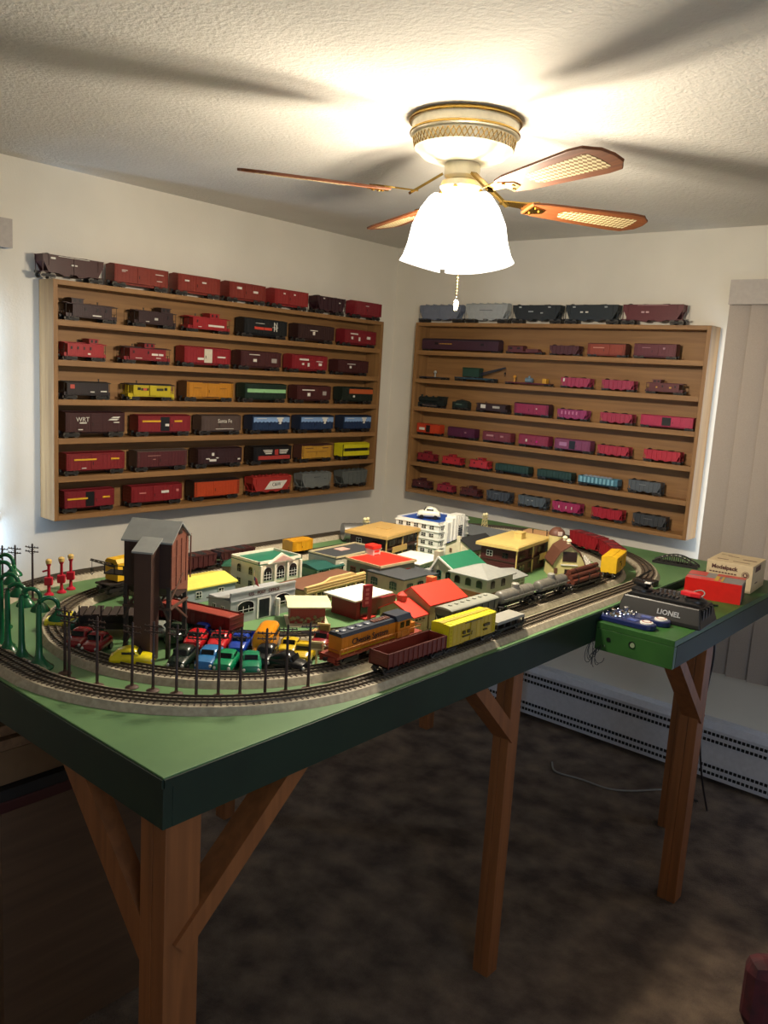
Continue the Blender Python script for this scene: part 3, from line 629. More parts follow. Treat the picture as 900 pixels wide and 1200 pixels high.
RIGHT = [
 [('covered', 491, 545, '#6c7484', dict(H=.085, ribs=3), 'hazy blue grey covered hopper'),
  ('covered', 545, 599, '#a0a4a4', dict(H=.09, ribs=2, mk=[(-.3, .3, .6, .64, '#60646a')]), 'silvery grey covered hopper with curved dark roof edge', ),
  ('hopper', 600, 661, '#23282a', dict(H=.088, mk=[(-.3, -.1, .5, .58, '#9aa0a0'), (.2, .3, .4, .48, '#9aa0a0'), (-.7, -.6, .8, .9, '#9aa0a0'), (.5, .6, .8, .9, '#9aa0a0')], ribs=2), 'black hopper car'),
  ('hopper', 662, 728, '#22292c', dict(H=.088, mk=[(-.7, -.6, .8, .9, '#9aa0a0'), (-.4, -.3, .45, .55, WH), (-.2, -.1, .45, .55, WH), (.5, .6, .8, .9, '#9aa0a0')], ribs=2), 'black hopper car'),
  ('hopper', 729, 804, '#5a2428', dict(H=.088, mk=[(-.5, .5, .93, .96, '#a88'), (-.35, -.25, .45, .55, '#c4a0a0'), (-.2, -.1, .45, .55, '#c4a0a0')], ribs=2), 'maroon hopper car')],
 [('passenger', 494, 590, '#3e2430', dict(H=.068, roof='#332530', mk=[(-.62+.034*k, -.6+.034*k, .56, .66, '#c89a3c') for k in range(13)]), 'long dark plum baggage car with gold lettering'),
  ('work', 592, 640, '#5a2c30', dict(H=.055), 'small brown work caboose on flat car'),
  ('hopper', 643, 684, '#4c262a', dict(H=.05), 'small brown open hopper'),
  ('boxcar', 688, 738, '#8a3c2a', dict(H=.062, roof='#5a2c26', mk=[(-.7, -.1, .6, .68, '#c49080')]), 'rusty orange brown boxcar'),
  ('boxcar', 742, 797, '#5c222c', dict(H=.065, mk=[(-.6, -.2, .7, .74, '#a8808a'), (.4, .5, .6, .75, '#a8808a')]), 'maroon boxcar')],
 [('loadflat', 489, 528, '#2a2c34', dict(H=.05, items=[(.05, 'ball', '#9a9a94', 0)]), 'dark flat car with small silver lamp'),
  ('crane', 532, 584, '#2c4450', dict(H=.075, cab='#1f3c30', boom='#242c3a', reach=.72, name='crane_car'), 'crane car with dark green cab and raised boom'),
  ('loadflat', 591, 650, '#5a1c2c', dict(H=.05, items=[(-.33, 'ball', '#c88c30', 0), (0, 'tank', '#6c8494', .018), (.36, 'crate', '#c8962c', .011)]), 'flat car carrying blue tank and yellow crate'),
  ('hopper', 656, 697, '#98304e', dict(H=.052, mk=[(-.8, -.7, .5, .9, WH)]), 'rose pink hopper with white end mark'),
  ('hopper', 704, 748, '#942c48', dict(H=.052), 'rose pink hopper'),
  ('caboose', 756, 805, '#5a2428', dict(H=.062, cup=-.45, mk=[(-.55, -.45, .4, .6, '#c89a3c'), (.35, .5, .4, .6, '#c89a3c')], win=(-.1, .75), lb=.8), 'dark maroon caboose with cupola')],
 [('loco', 488, 527, '#1a2422', dict(H=.066, W=.045), 'black steam locomotive'),
  ('tender', 529, 553, '#1a2824', dict(H=.066, W=.045, mk=[(-.5, .3, .5, .6, '#6c8478')]), 'dark green locomotive tender'),
  ('caboose', 557, 600, '#33201f', dict(H=.058, mk=[(-.75, -.4, .3, .9, WH), (.1, .6, .4, .75, '#b0aca0')], win=(), lb=.9), 'dark brown caboose with big white emblem'),
  ('boxcar', 602, 648, '#8c2648', dict(H=.062, roof='#3a1a24', mk=[(.3, .36, .5, .6, WH)]), 'magenta boxcar with dark roof edge'),
  ('hopper', 652, 693, '#8e3060', dict(H=.052, mk=[(-.7+.25*k, -.62+.25*k, .4, .8, '#c07ca0') for k in range(5)]), 'violet pink ribbed hopper'),
  ('hopper', 702, 746, '#9a2a44', dict(H=.052), 'crimson pink hopper'),
  ('boxcar', 750, 817, '#a8244a', dict(H=.055, open=1), 'long magenta boxcar with black open door')],
 [('boxcar', 488, 521, '#b03a1e', dict(H=.058, door='#1c1412', mk=[(-.75, -.3, .3, .6, WH)]), 'orange boxcar with black door and white emblem'),
  ('boxcar', 524, 562, '#4c1c38', dict(H=.056, mk=[(.3, .4, .5, .6, '#a88')]), 'dark purple boxcar'),
  ('boxcar', 565, 604, '#70303a', dict(H=.054, mk=[(-.7, -.2, .5, .7, '#b08484'), (.3, .5, .5, .7, '#b08484')]), 'dusty pink brown boxcar'),
  ('boxcar', 607, 648, '#862a44', dict(H=.058, mk=[(-.5, -.4, .3, .6, WH), (.2, .3, .3, .5, '#c08')]), 'rose boxcar with dark centre door'),
  ('boxcar', 649, 697, '#7c3a5c', dict(H=.058, open=1, mk=[(-.7, -.3, .3, .7, '#a878a0')]), 'mauve boxcar with black door opening'),
  ('hopper', 699, 742, '#a02438', dict(H=.052), 'red hopper'),
  ('hopper', 753, 802, '#aa2236', dict(H=.055), 'bright red hopper')],
 [('caboose', 488, 515, '#7a1c28', dict(H=.06, cup=-.0, lb=.86, win=(-.5, .5)), 'dark red caboose'),
  ('caboose', 517, 546, '#a82630', dict(H=.06, cup=-.1, lb=.86, win=(-.5, .5)), 'red caboose'),
  ('caboose', 549, 578, '#b02c34', dict(H=.062, cup=.1, lb=.86, win=(-.5, .4)), 'bright red caboose'),
  ('gondola', 580, 625, GRE, dict(H=.062, top=.75), 'dark green gondola'),
  ('gondola', 629, 675, GRE, dict(H=.062, top=.75), 'dark green gondola'),
  ('gondola', 677, 729, '#48788c', dict(H=.062, top=.72, load='#8c94a0', mk=[(-.9+.2*k, -.8+.2*k, .1, .9, '#7cb0c4') for k in range(9)]), 'light blue ribbed gondola with grey load'),
  ('hopper', 735, 779, '#50565c', dict(H=.06, mk=[(-.3, .1, .6, .64, '#90989c')]), 'slate grey hopper')],
 [('caboose', 481, 509, '#4a2024', dict(H=.058, cup=.0, lb=.8, win=(-.4, .1, .5), mk=[(-.1, .1, .5, .6, WH)]), 'dark brown caboose'),
  ('caboose', 511, 536, '#8c2436', dict(H=.054, cup=-.1, lb=.86, win=(-.5, .5)), 'rose red caboose'),
  ('caboose', 538, 567, '#50201f', dict(H=.058, cup=.1, lb=.8, win=(-.5, 0, .5)), 'maroon caboose'),
  ('hopper', 569, 603, '#3e444c', dict(H=.056, mk=[(-.3, .1, .7, .74, '#90989c')]), 'dark slate hopper'),
  ('hopper', 606, 645, '#50585e', dict(H=.058, mk=[(-.3, -.2, .5, .6, '#a0a8ac'), (.0, .1, .5, .6, '#a0a8ac')]), 'grey hopper'),
  ('hopper', 646, 685, '#a02858', dict(H=.056, mk=[(-.5, -.44, .3, .6, WH), (0, .06, .3, .6, WH), (.4, .46, .3, .6, WH)]), 'magenta hopper with white marks'),
  ('hopper', 692, 734, '#a01c2c', dict(H=.058), 'red hopper'),
  ('hopper', 740, 785, '#3a3c40', dict(H=.06, mk=[(-.3, .2, .6, .63, '#8a8a8a')]), 'charcoal hopper')]]
for r, row in enumerate(RIGHT):
    for k, (kind, p0, p1, col, kw, desc) in enumerate(row):
        zt = topR[r]; kw = dict(kw)
        kw['H'] = kw.get('H', .06)*1.12
        def xat(px, q=-.082):
            xx = 1.0
            for _ in range(6):
                d = Vector((xx, q, zt+.03))-Vector(CAM['c']); py = 600-CAM['f']*d.dot(AU)/d.dot(AF); xx = along(px, py, 1, q).x
            return xx
        x0, x1 = xat(p0), xat(p1, -.035); kw.setdefault('W', .046)
        stock(kind, '%s, %s on %s, back rack' % (desc, ORD[k], ROWN[r]), ((x0+x1)/2, -.058, zt+.0006), 0, (x1-x0)-(.004 if r else -.006), body=col, group='model train cars on the back wall rack', **kw)
# ------------------------------------------------------------------ ceiling fan
FX, FY = 1.728, -1.787
fan = thing('ceiling_fan', 'brass ceiling fan with four cane-panelled wooden blades and glowing light', 'ceiling fan', (FX, FY, H))
IVB = M('#e2dac0', .35, .15)
MB().lathe([(.15, 0), (.155, -.004), (.155, -.012), (.148, -.014), (.147, -.032), (.151, -.036), (.151, -.044), (.144, -.048)], n=48).build('mounting_ring', IVB, fan, True)
MB().lathe([(.1552, -.003), (.1575, -.006), (.1575, -.011), (.1552, -.013)], n=48).build('brass_trim', BRASS, fan, True)
MB().lathe([(.1515, -.037), (.154, -.038), (.154, -.042), (.1515, -.043)], n=48).build('brass_trim', BRASS, fan, True)
mo = MB().lathe([(.14, -.048), (.144, -.052), (.138, -.08), (.13, -.084), (.115, -.1), (.075, -.112), (.06, -.115)], n=48).build('motor_housing', IVB, fan, True)
g = MB()
for k in range(60):
    a = 2*PI*k/60
    for sgn in (1, -1):
        p = [( .1435*math.cos(a), .1435*math.sin(a), -.054), (.1375*math.cos(a+sgn*2*PI/60), .1385*math.sin(a+sgn*2*PI/60), -.079)]
        g.bar(p[0], p[1], .0022, .0022)
g.build('pierced_band', BRASS, mo)
MB().lathe([(.045, -.113), (.05, -.12), (.05, -.15), (.035, -.158), (.055, -.165), (.06, -.18), (.045, -.20), (.02, -.215), (.0, -.218)], n=32).build('light_fitter', IVB, fan, True)
CANE = bpy.data.materials.new('woven_cane'); CANE.use_nodes = True
nt = CANE.node_tree; b = nt.nodes['Principled BSDF']; tc = nt.nodes.new('ShaderNodeTexCoord'); mp = nt.nodes.new('ShaderNodeMapping'); mp.inputs['Rotation'].default_value = (0, 0, PI/4); mp.inputs['Scale'].default_value = (95, 95, 95)
ch = nt.nodes.new('ShaderNodeTexChecker'); ch.inputs['Scale'].default_value = 1; ch.inputs['Color1'].default_value = srgb('#e2d2a4'); ch.inputs['Color2'].default_value = srgb('#8c6c3c')
nt.links.new(tc.outputs['Object'], mp.inputs['Vector']); nt.links.new(mp.outputs['Vector'], ch.inputs['Vector']); nt.links.new(ch.outputs['Color'], b.inputs['Base Color']); b.inputs['Roughness'].default_value = .6
for az in (-122, -22, 61.5, 152.5):
    bl_ = MB()
    out = [(.215, -.036), (.26, -.046), (.54, -.066), (.585, -.062), (.603, -.045), (.617, -.034), (.624, 0), (.617, .034), (.603, .045), (.585, .062), (.54, .066), (.26, .046), (.215, .036)]
    bl_.prism(out, -.0035, .0035, 'Z')
    ob = bl_.build('blade', OAK, fan, bevel=.0015); Mx = Matrix.Rotation(R(az), 4, 'Z') @ Matrix.Rotation(R(-11), 4, 'X'); Mx.translation = Vector((0, 0, -.207)); ob.matrix_local = Mx
    MB().prism([(.33, -.02), (.345, -.027), (.56, -.04), (.575, -.035), (.58, 0), (.575, .035), (.56, .04), (.345, .027), (.33, .02), (.322, 0)], -.0042, .0042, 'Z').build('cane_panel', CANE, ob)
    ir = MB(); ir.prism([(.13, -.012), (.2, -.02), (.235, -.036), (.262, -.02), (.25, 0), (.262, .02), (.235, .036), (.2, .02), (.13, .012)], .0036, .0075, 'Z'); ir.prism([(.22, -.03), (.27, -.012), (.27, .012), (.22, .03)], -.0062, -.0036, 'Z')
    for q in ((.235, -.018), (.235, .018), (.256, 0)): ir.lathe([(.005, -.009), (.005, -.006)], (q[0], q[1], 0), 8)
    ii = ir.build('blade_iron', BRASS, fan); ii.matrix_local = Mx
    br = MB(); a = R(az); br.bar((.06*math.cos(a), .06*math.sin(a), -.15), (.15*math.cos(a), .15*math.sin(a), -.21), .018, .007); br.build('blade_arm', BRASS, fan)
SH = bpy.data.materials.new('frosted_glass_shade'); SH.use_nodes = True; nt = SH.node_tree
for n in list(nt.nodes): nt.nodes.remove(n)
o_ = nt.nodes.new('ShaderNodeOutputMaterial'); tr_ = nt.nodes.new('ShaderNodeBsdfTransparent'); em = nt.nodes.new('ShaderNodeEmission'); mx = nt.nodes.new('ShaderNodeMixShader')
em.inputs['Color'].default_value = (1, .93, .82, 1); em.inputs['Strength'].default_value = 5; mx.inputs['Fac'].default_value = .45
nt.links.new(tr_.outputs[0], mx.inputs[1]); nt.links.new(em.outputs[0], mx.inputs[2]); nt.links.new(mx.outputs[0], o_.inputs[0])
BULB = M('#fff1d8', .4, emit=30, key='lit_bulb')
for k in range(4):
    a = R(20+90*k); c, s = math.cos(a), math.sin(a)
    arm = MB(); arm.tube([(.03*c, .03*s, -.182), (.05*c, .05*s, -.178), (.06*c, .06*s, -.196)], .007, 8); arm.build('light_arm', BRASS, fan)
    shp = [(.018, 0), (.03, -.014), (.045, -.05), (.055, -.10), (.053, -.15), (.056, -.185), (.062, -.205)]
    m = MB(); m.lathe(shp, n=24); g0 = m.b
    for f in [f for f in g0.faces if len(f.verts) > 5]: g0.faces.remove(f)
    so = m.build('glass_shade', SH, fan, 'all'); so.matrix_local = Matrix.Translation((.058*c, .058*s, -.195)) @ Matrix.Rotation(R(14), 4, Vector((s, -c, 0)))
    MB().sphere((0, 0, -.075), .024, 1.3, 16, 10).build('bulb', BULB, so, 'all')
pc = MB()
for k in range(28): pc.sphere((.012, 0, -.235-.009*k), .0016, 1, 6, 4)
pc.build('pull_chain', BRASS, fan)
MB().lathe([(.002, 0), (.006, -.004), (.007, -.014), (.005, -.03), (.002, -.034)], (.012, 0, -.485), 12).build('chain_pull', M('#efe6cc', .4), fan)

# ------------------------------------------------------------------ layout table
T = 1.046; TX0, TX1, TY0, TY1 = .785, 2.0934, -2.9974, -.30
tbl = thing('train_table', 'large green train layout table on wooden legs', 'table', (TX1, TY0, 0))
def tb(m, name, mat, bevel=0): return m.build(name, mat, tbl, loc=(-TX1, -TY0, 0), bevel=bevel)
tb(MB().box(TX0, TX1, TY0, TY1, T-.019, T), 'table_top', GREEN, .001)
A0 = T-.096
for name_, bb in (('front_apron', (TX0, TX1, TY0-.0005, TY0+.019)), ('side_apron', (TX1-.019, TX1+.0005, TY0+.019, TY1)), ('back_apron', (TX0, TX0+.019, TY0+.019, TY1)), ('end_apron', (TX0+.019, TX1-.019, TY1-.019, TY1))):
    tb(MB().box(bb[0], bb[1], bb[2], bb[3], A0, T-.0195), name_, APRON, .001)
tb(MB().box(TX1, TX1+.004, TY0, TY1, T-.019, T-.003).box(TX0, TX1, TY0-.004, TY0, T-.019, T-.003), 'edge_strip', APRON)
for x, y, LW in ((1.996, -2.976, .076), (2.018, -1.842, .052), (.81, -2.975, .07), (.81, -1.852, .052), (.83, -.6, .052)):
    m = MB(); m.box(x, x+LW*.48, y, y+LW, 0, T-.02); m.box(x+LW*.5, x+LW, y, y+LW, 0, T-.02); tb(m, 'leg', LEGW, .0015)
def brace(p, q, up): tb(MB().bar(p, q, .038, .062, up), 'brace', LEGW)
brace((1.735, -2.955, .955), (2.03, -2.955, .645), (0, 0, 1))
brace((2.050, -2.645, .965), (2.050, -2.945, .69), (1, 0, 0))
brace((2.048, -2.03, .955), (2.048, -1.82, .75), (1, 0, 0))
brace((.83, -2.64, .96), (.83, -2.9, .73), (1, 0, 0))
# control panel extension
E = 1.0172; EX1, EY0 = 2.3466, -1.4189
ext = thing('control_shelf', 'green side shelf joined to the table with two drilled holes', 'shelf', (EX1, EY0, 0))
EG = textured('shelf_green_paint', '#20481a', '#2e5c24', 6, 4, .1, .001, .5, scale2=50)
def eb(m, name, mat, bevel=0): return m.build(name, mat, ext, loc=(-EX1, -EY0, 0), bevel=bevel)
eb(MB().box(TX1+.005, EX1, EY0, -.31, E-.019, E), 'shelf_top', EG, .001)
fa = MB(); g = fa.b
fa.box(TX1+.005, EX1, EY0, EY0+.019, E-.088, E-.0195); eb(fa, 'front_apron', EG, .001)
eb(MB().box(EX1-.019, EX1+.0006, EY0+.0195, -.31, E-.088, E-.0195), 'side_apron', APRON, .001)
for x, z in ((2.142, E-.048), (2.218, E-.045)):
    m = MB(); m.tube([(x, EY0-.0012, z), (x, EY0+.001, z)], .007 if x < 2.2 else .0105, 20); eb(m, 'drilled_hole', BLACK)
    if x > 2.2:
        m = MB(); m.tube([(x+.002, EY0-.002, z-.001), (x+.002, EY0, z-.001)], .0075, 16); eb(m, 'hole_plug', M('#7a8a6a', .5))
for x, y, LW in ((2.268, -1.08, .062), (2.075, -.615, .046)):
    m = MB(); m.box(x, x+LW*.48, y, y+LW, 0, E-.02); m.box(x+LW*.5, x+LW, y, y+LW, 0, E-.02); eb(m, 'leg', LEGW, .0015)
eb(MB().bar((2.308, -1.33, .945), (2.308, -1.05, .665), .034, .06, (1, 0, 0)), 'brace', LEGW)
eb(MB().bar((2.27, -1.36, .98), (2.12, -1.36, .955), .03, .03, (0, 0, 1)), 'cleat', LEGW)

# ------------------------------------------------------------------ track
BALL = textured('grey_ballast_plastic', '#968c78', '#aaa08a', 90, 3, .3, .001, .7)
TIE = M('#54463a', .6); RAIL = M('#4c443a', .4, .4)
def oval(cx, cy0, cy1, r, n=28, rn=None):
    pts = []; rn = rn or r; o = r-rn
    for k in range(n+1):
        a = PI+PI*k/n; pts.append((cx+(-o if k <= n/2 else o)+rn*math.cos(a), cy0+rn*math.sin(a)))
    m_ = 14
    for k in range(1, m_): pts.append((cx+r, cy0+(cy1-cy0)*k/m_))
    for k in range(n+1): a = PI*k/n; pts.append((cx+r*math.cos(a), cy1+r*math.sin(a)))
    for k in range(1, m_): pts.append((cx-r, cy1+(cy0-cy1)*k/m_))
    return pts
def resample(pts, step, closed=True):
    P = [Vector((x, y, 0)) for x, y in pts]
    if closed: P.append(P[0])
    tot = sum((P[i+1]-P[i]).length for i in range(len(P)-1)); n = int(tot/step); out = []; i = 0; acc = 0
    for k in range(n if closed else n+1):
        d = tot*k/n
        while i < len(P)-2 and acc+(P[i+1]-P[i]).length < d: acc += (P[i+1]-P[i]).length; i += 1
        s_ = P[i+1]-P[i]; out.append((P[i]+s_*((d-acc)/s_.length), s_.normalized()))
    return out
def ribbon(m, pts, prof, closed=True):
    """sweep a cross-section (offset, z) along pts"""
    rings = []; n = len(pts)
    for i in range(n):
        a = Vector((*pts[i-1 if (closed or i) else 0], 0)); b_ = Vector((*pts[(i+1) % n if closed else min(i+1, n-1)], 0)); d = (b_-a).normalized(); nn = Vector((-d.y, d.x, 0))
        p = Vector((*pts[i], 0)); rings.append([m.b.verts.new(p+nn*u+Vector((0, 0, z))) for u, z in prof])
    q = len(prof)
    for i in range(n if closed else n-1):
        A, B = rings[i], rings[(i+1) % n]
        for k in range(q): m.b.faces.new((A[k], A[(k+1) % q], B[(k+1) % q], B[k]))
    if not closed: m.b.faces.new(rings[0]); m.b.faces.new(rings[-1][::-1])
RT = .015   # roadbed height; rail top at RT + .006
def track(name, label, pts, closed=True, w=.043):
    t = thing(name, label, 'model train track', (pts[0][0], pts[0][1], T)); off = (-pts[0][0], -pts[0][1], 0)
    m = MB(); ribbon(m, pts, [(-w, .0003), (w, .0003), (w*.74, RT), (-w*.74, RT)], closed); m.build('roadbed', BALL, t, loc=off)
    m = MB()
    for p, d in resample(pts, .0125, closed):
        nn = Vector((-d.y, d.x, 0)); m.bar(p+nn*.026+Vector((0, 0, RT+.0008)), p-nn*.026+Vector((0, 0, RT+.0008)), .0036, .0016)
    m.build('ties', TIE, t, loc=off)
    for u in (-.0165, 0, .0165):
        m = MB(); ribbon(m, pts, [(u-.0011, RT+.0014), (u+.0011, RT+.0014), (u+.0008, RT+.006), (u-.0008, RT+.006)], closed); m.build('rail', RAIL, t, loc=off)
    return t
OC, OR_, ON, OF = 1.435, .605, -2.4105, -1.03
IC, IR_, IN_, IF = 1.4805, .457, -2.3444, -1.07
track('track_loop', 'outer oval of three-rail track on grey roadbed', oval(OC, ON, OF, OR_, rn=.54))
track('track_loop', 'inner oval of three-rail track on grey roadbed', oval(IC, IN_, IF, IR_))
def spline(pts, n=10):
    P = [Vector((*p, 0)) for p in pts]; out = []
    for i in range(len(P)-1):
        p0, p1, p2, p3 = P[max(i-1, 0)], P[i], P[i+1], P[min(i+2, len(P)-1)]
        for k in range(n):
            s = k/n; v = .5*((2*p1)+(-p0+p2)*s+(2*p0-5*p1+4*p2-p3)*s*s+(-p0+3*p1-3*p2+p3)*s**3); out.append((v.x, v.y))
    out.append((P[-1].x, P[-1].y)); return out
track('track_siding', 'short curved siding track inside the oval under the long red car', spline([(1.24, -2.53), (1.42, -2.515), (1.58, -2.46), (1.7, -2.35), (1.76, -2.22), (1.80, -2.12)]), False, .036)
track('track_siding', 'straight siding track behind the coaling tower', spline([(1.13, -2.42), (1.118, -2.3), (1.112, -2.1), (1.112, -1.9)]), False)
ZR = T+RT+.006
def on_loop(c, near, far, r, side, s):
    pass
def put(kind, label, x, y, rz, L, body, **kw):
    kw.setdefault('W', .055)
    return stock(kind, label, (x, y, ZR), R(rz), L, body=body, wheels=True, group='model trains running on the layout tracks', **kw)
XO, XI = OC+OR_, IC+IR_
# outer straight, nearest the edge
put('gondola', 'empty brown gondola car at front of the outer track train', XO, -2.283, 90, .218, '#6a2c22', H=.072, top=.72)
put('reefer', 'bright yellow boxcar with lemon roof behind the brown gondola', XO, -2.062, 90, .205, '#c4a41e', roof='#dccc12', walk='#a89410', H=.076, mk=[(-.45, -.35, .45, .6, '#4a3c10'), (-.25, -.15, .45, .6, '#4a3c10'), (-.45, -.15, .3, .35, '#4a3c10'), (.45, .7, .5, .62, '#4a3c10'), (.45, .6, .3, .36, '#4a3c10')], door='#b0941c')
put('autorack', 'grey-topped flat car trailing the yellow boxcar on outer track', XO, -1.876, 90, .15, '#1c1b1a', H=.062, cover='#94938a')
# inner loop train
put('covered', 'dark grey streamlined covered hopper behind the orange diesel', XI, -1.9, 90, .235, '#4e5048', roof='#8a8c80', H=.062, hatches=7, pair=0)
put('tank', 'grey tank car with single dome, nearer of two', XI, -1.655, 90, .2, '#6e6b62', H=.072, roof='#8a877c')
put('tank', 'grey tank car with single dome, directly before the log car', XI, -1.44, 90, .19, '#66635a', H=.07, roof='#8a877c')
put('logs', 'flat car loaded with six dark brown logs', XI, -1.225, 90, .215, '#2a2422', H=.07)
def arc(deg, c=(IC, IF), r=IR_): a = R(deg); return c[0]+r*math.cos(a), c[1]+r*math.sin(a), deg+90
x, y, rz = arc(14); put('boxcar', 'short yellow boxcar behind the log car on far curve', x, y, rz, .165, '#d0a21a', roof='#d8ac1c', H=.078, mk=[(-.4, -.2, .6, .66, '#5c480c')])
x, y, rz = arc(41); put('hopper', 'dark red hopper car on the far curve, nearest the yellow boxcar', x, y, rz, .185, '#8a1c24', H=.075, ribs=8, load='#5c141a')
x, y, rz = arc(66); put('hopper', 'dark red hopper car on the far curve, behind the barn', x, y, rz, .185, '#8a1c24', H=.075, ribs=8, load='#5c141a')
# back tracks
XB, XBI = OC-OR_, IC-IR_
put('hopper', 'dark maroon hopper car on the back track, left of green kiosk', XBI, -2.145, 90, .15, '#43201f', H=.056)
put('hopper', 'dark maroon hopper car on the back track, right of its twin', XBI, -1.98, 90, .15, '#3e1e1e', H=.056)
put('boxcar', 'orange yellow boxcar behind the white columned bank', XBI, -1.68, 90, .10, '#c8901c', H=.052, roof='#c8901c')
# diesel locomotive
def diesel(x, y, rz):
    t = thing('diesel_locomotive', 'orange and dark blue diesel locomotive on the inner track', 'model locomotive', (x, y, ZR), R(rz), 'model trains running on the layout tracks')
    L, W, Hh = .32, .058, .084; OR2 = M('#c4741c', .4); NB = M('#222a38', .4); RB = M('#8a3424', .45)
    for e in (-1, 1): add_truck(t, e*.33*L, W, Hh*1.15, True); add_coupler(t, e*L/2, e, Hh)
    m = MB(); m.box(-L/2, L/2, -W/2, W/2, .25*Hh, .31*Hh); m.build('walkway', RB, t)
    m = MB(); m.box(-.16*L, .16*L, -W*.4, W*.4, .1*Hh, .25*Hh); m.build('fuel_tank', BLACK, t, bevel=.003)
    hd = MB(); hd.box(-.43*L, .18*L, -W*.36, W*.36, .31*Hh, .8*Hh); hd.box(.34*L, .43*L, -W*.36, W*.36, .31*Hh, .62*Hh)
    for k in range(12):
        for s in (-1, 1): hd.cbox(((-.4+k*.045)*L, s*W*.36, .56*Hh), (.0012, .0012, .42*Hh))
    hood = hd.build('long_hood', OR2, t, bevel=.0015)
    r = MB(); r.prism([(-W*.37, .8*Hh), (W*.37, .8*Hh), (W*.3, .89*Hh), (-W*.3, .89*Hh)], -.435*L, .19*L, 'X'); r.build('hood_roof', NB, t)
    f = MB()
    for k in range(4): f.lathe([(.009, 0), (.009, .003), (.006, .004)], ((-.36+k*.09)*L, 0, .885*Hh), 14)
    f.build('roof_fans', M('#5c6470', .4), t)
    f = MB()
    for k in range(7): f.cbox(((-.02+k*.028)*L, 0, .9*Hh), (.005, .016, .004))
    f.build('roof_vents', M('#6a3a2c', .5), t)
    c = MB(); c.box(.185*L, .345*L, -W*.47, W*.47, .31*Hh, .82*Hh); cab = c.build('cab', OR2, t)
    MB().prism([(-W*.5, .82*Hh), (W*.5, .82*Hh), (W*.36, .97*Hh), (-W*.36, .97*Hh)], .175*L, .355*L, 'X').build('cab_roof', NB, cab)
    for s in (-1, 1):
        for dx in (.215, .285): MB().box(dx*L, (dx+.045)*L, s*W*.47, s*W*.485, .6*Hh, .77*Hh).build('cab_window', GLASSD, cab)
    for s in (-1, 1): MB().box(.345*L, .3475*L, s*W*.1, s*W*.34, .62*Hh, .77*Hh).build('windshield', GLASSD, cab)
    MB().cbox((.36*L, 0, .9*Hh), (.012, .02, .006)).build('number_board', WHITE, cab)
    for s in (-1, 1):
        g = MB()
        for k in range(13):
            x_ = (-.47+k*.078)*L; g.bar((x_, s*W*.49, .31*Hh), (x_, s*W*.49, .5*Hh), .001, .001)
        g.bar((-.47*L, s*W*.49, .5*Hh), (.47*L, s*W*.49, .5*Hh), .0012, .0012); g.build('handrail', M('#c48040', .5), t)
    g = MB()
    for e in (-1, 1):
        for s in (-1, 1):
            for k in range(3): g.cbox((e*(L/2-.004+.0), s*W*.42, (.25-.07*k)*Hh), (.01, .01, .0015))
        g.cbox((e*(L/2+.001), 0, .2*Hh), (.003, W*.8, .12*Hh))
        g.bar((e*.49*L, -W*.45, .5*Hh), (e*.49*L, W*.45, .5*Hh), .0012, .0012)
    g.build('steps', RB, t)
    for s in (-1, 1):
        g = MB(); g.box(-.43*L, .18*L, s*W*.361, s*W*.366, .32*Hh, .36*Hh); g.build('painted_mark', M('#c4b020', .5), t)
    for s in (-1, 1): text('Chessie System', .021, M('#141c30', .4), t, (-.12*L, s*(W*.36+.002), .6*Hh), (PI/2, 0, 0 if s < 0 else PI))
    MB().lathe([(.004, 0), (.004, .003)], (0, 0, 0), 10).build('headlight', M('#e4dfc8', .3), t, loc=(-.415*L, 0, .9*Hh))
diesel(XI-.008, -2.285, 91)
# ------------------------------------------------------------------ buildings
# local frame: centre at ground; face F = +X (towards the long table edge), S = -Y, B = -X, N = +Y
def face_pt(face, sx, sy, u, z, out=0):
    """u 0..1 left to right seen from outside"""
    return {'F': (sx/2+out, -sy/2+u*sy, z), 'S': (-sx/2+u*sx, -sy/2-out, z), 'B': (-sx/2-out, sy/2-u*sy, z), 'N': (sx/2-u*sx, sy/2+out, z)}[face]
FR = {'F': PI/2, 'S': 0, 'B': -PI/2, 'N': PI}
def panel(face, sx, sy, u, z, w, h, name, mat, par, out=.0006, th=.0012, arch=0):
    poly = [(-w/2, -h/2), (w/2, -h/2), (w/2, h/2)]+([(w/2*math.cos(PI*k/8), h/2+arch*math.sin(PI*k/8)) for k in range(1, 8)] if arch else [])+[(-w/2, h/2)]
    o = MB().prism(poly, -th, th).build(name, mat, par); o.location = face_pt(face, sx, sy, u, z, out); o.rotation_euler = (0, 0, FR[face]); return o
def win(face, sx, sy, u, z, w, h, fm, par, pane=None, arch=0, bars=(1, 1)):
    f = panel(face, sx, sy, u, z, w, h, 'window', fm, par, arch=arch)
    poly = [(-w/2+.0015, -h/2+.0015), (w/2-.0015, -h/2+.0015), (w/2-.0015, h/2)]+([((w/2-.0015)*math.cos(PI*k/8), h/2+(arch-.0012)*math.sin(PI*k/8)) for k in range(1, 8)] if arch else [])+[(-w/2+.0015, h/2-(0 if arch else .0015))]
    if not arch: poly[2] = (w/2-.0015, h/2-.0015)
    MB().prism(poly, -.0018, -.0010).build('pane', pane or GLASSD, f)
    m = MB()
    for k in range(bars[0]): m.cbox((-w/2+w*(k+1)/(bars[0]+1), -.002, 0), (.0009, .001, h*.96))
    for k in range(bars[1]): m.cbox((0, -.002, -h/2+h*(k+1)/(bars[1]+1)), (w*.96, .001, .0009))
    if bars != (0, 0): m.build('glazing_bars', fm, f)
    return f
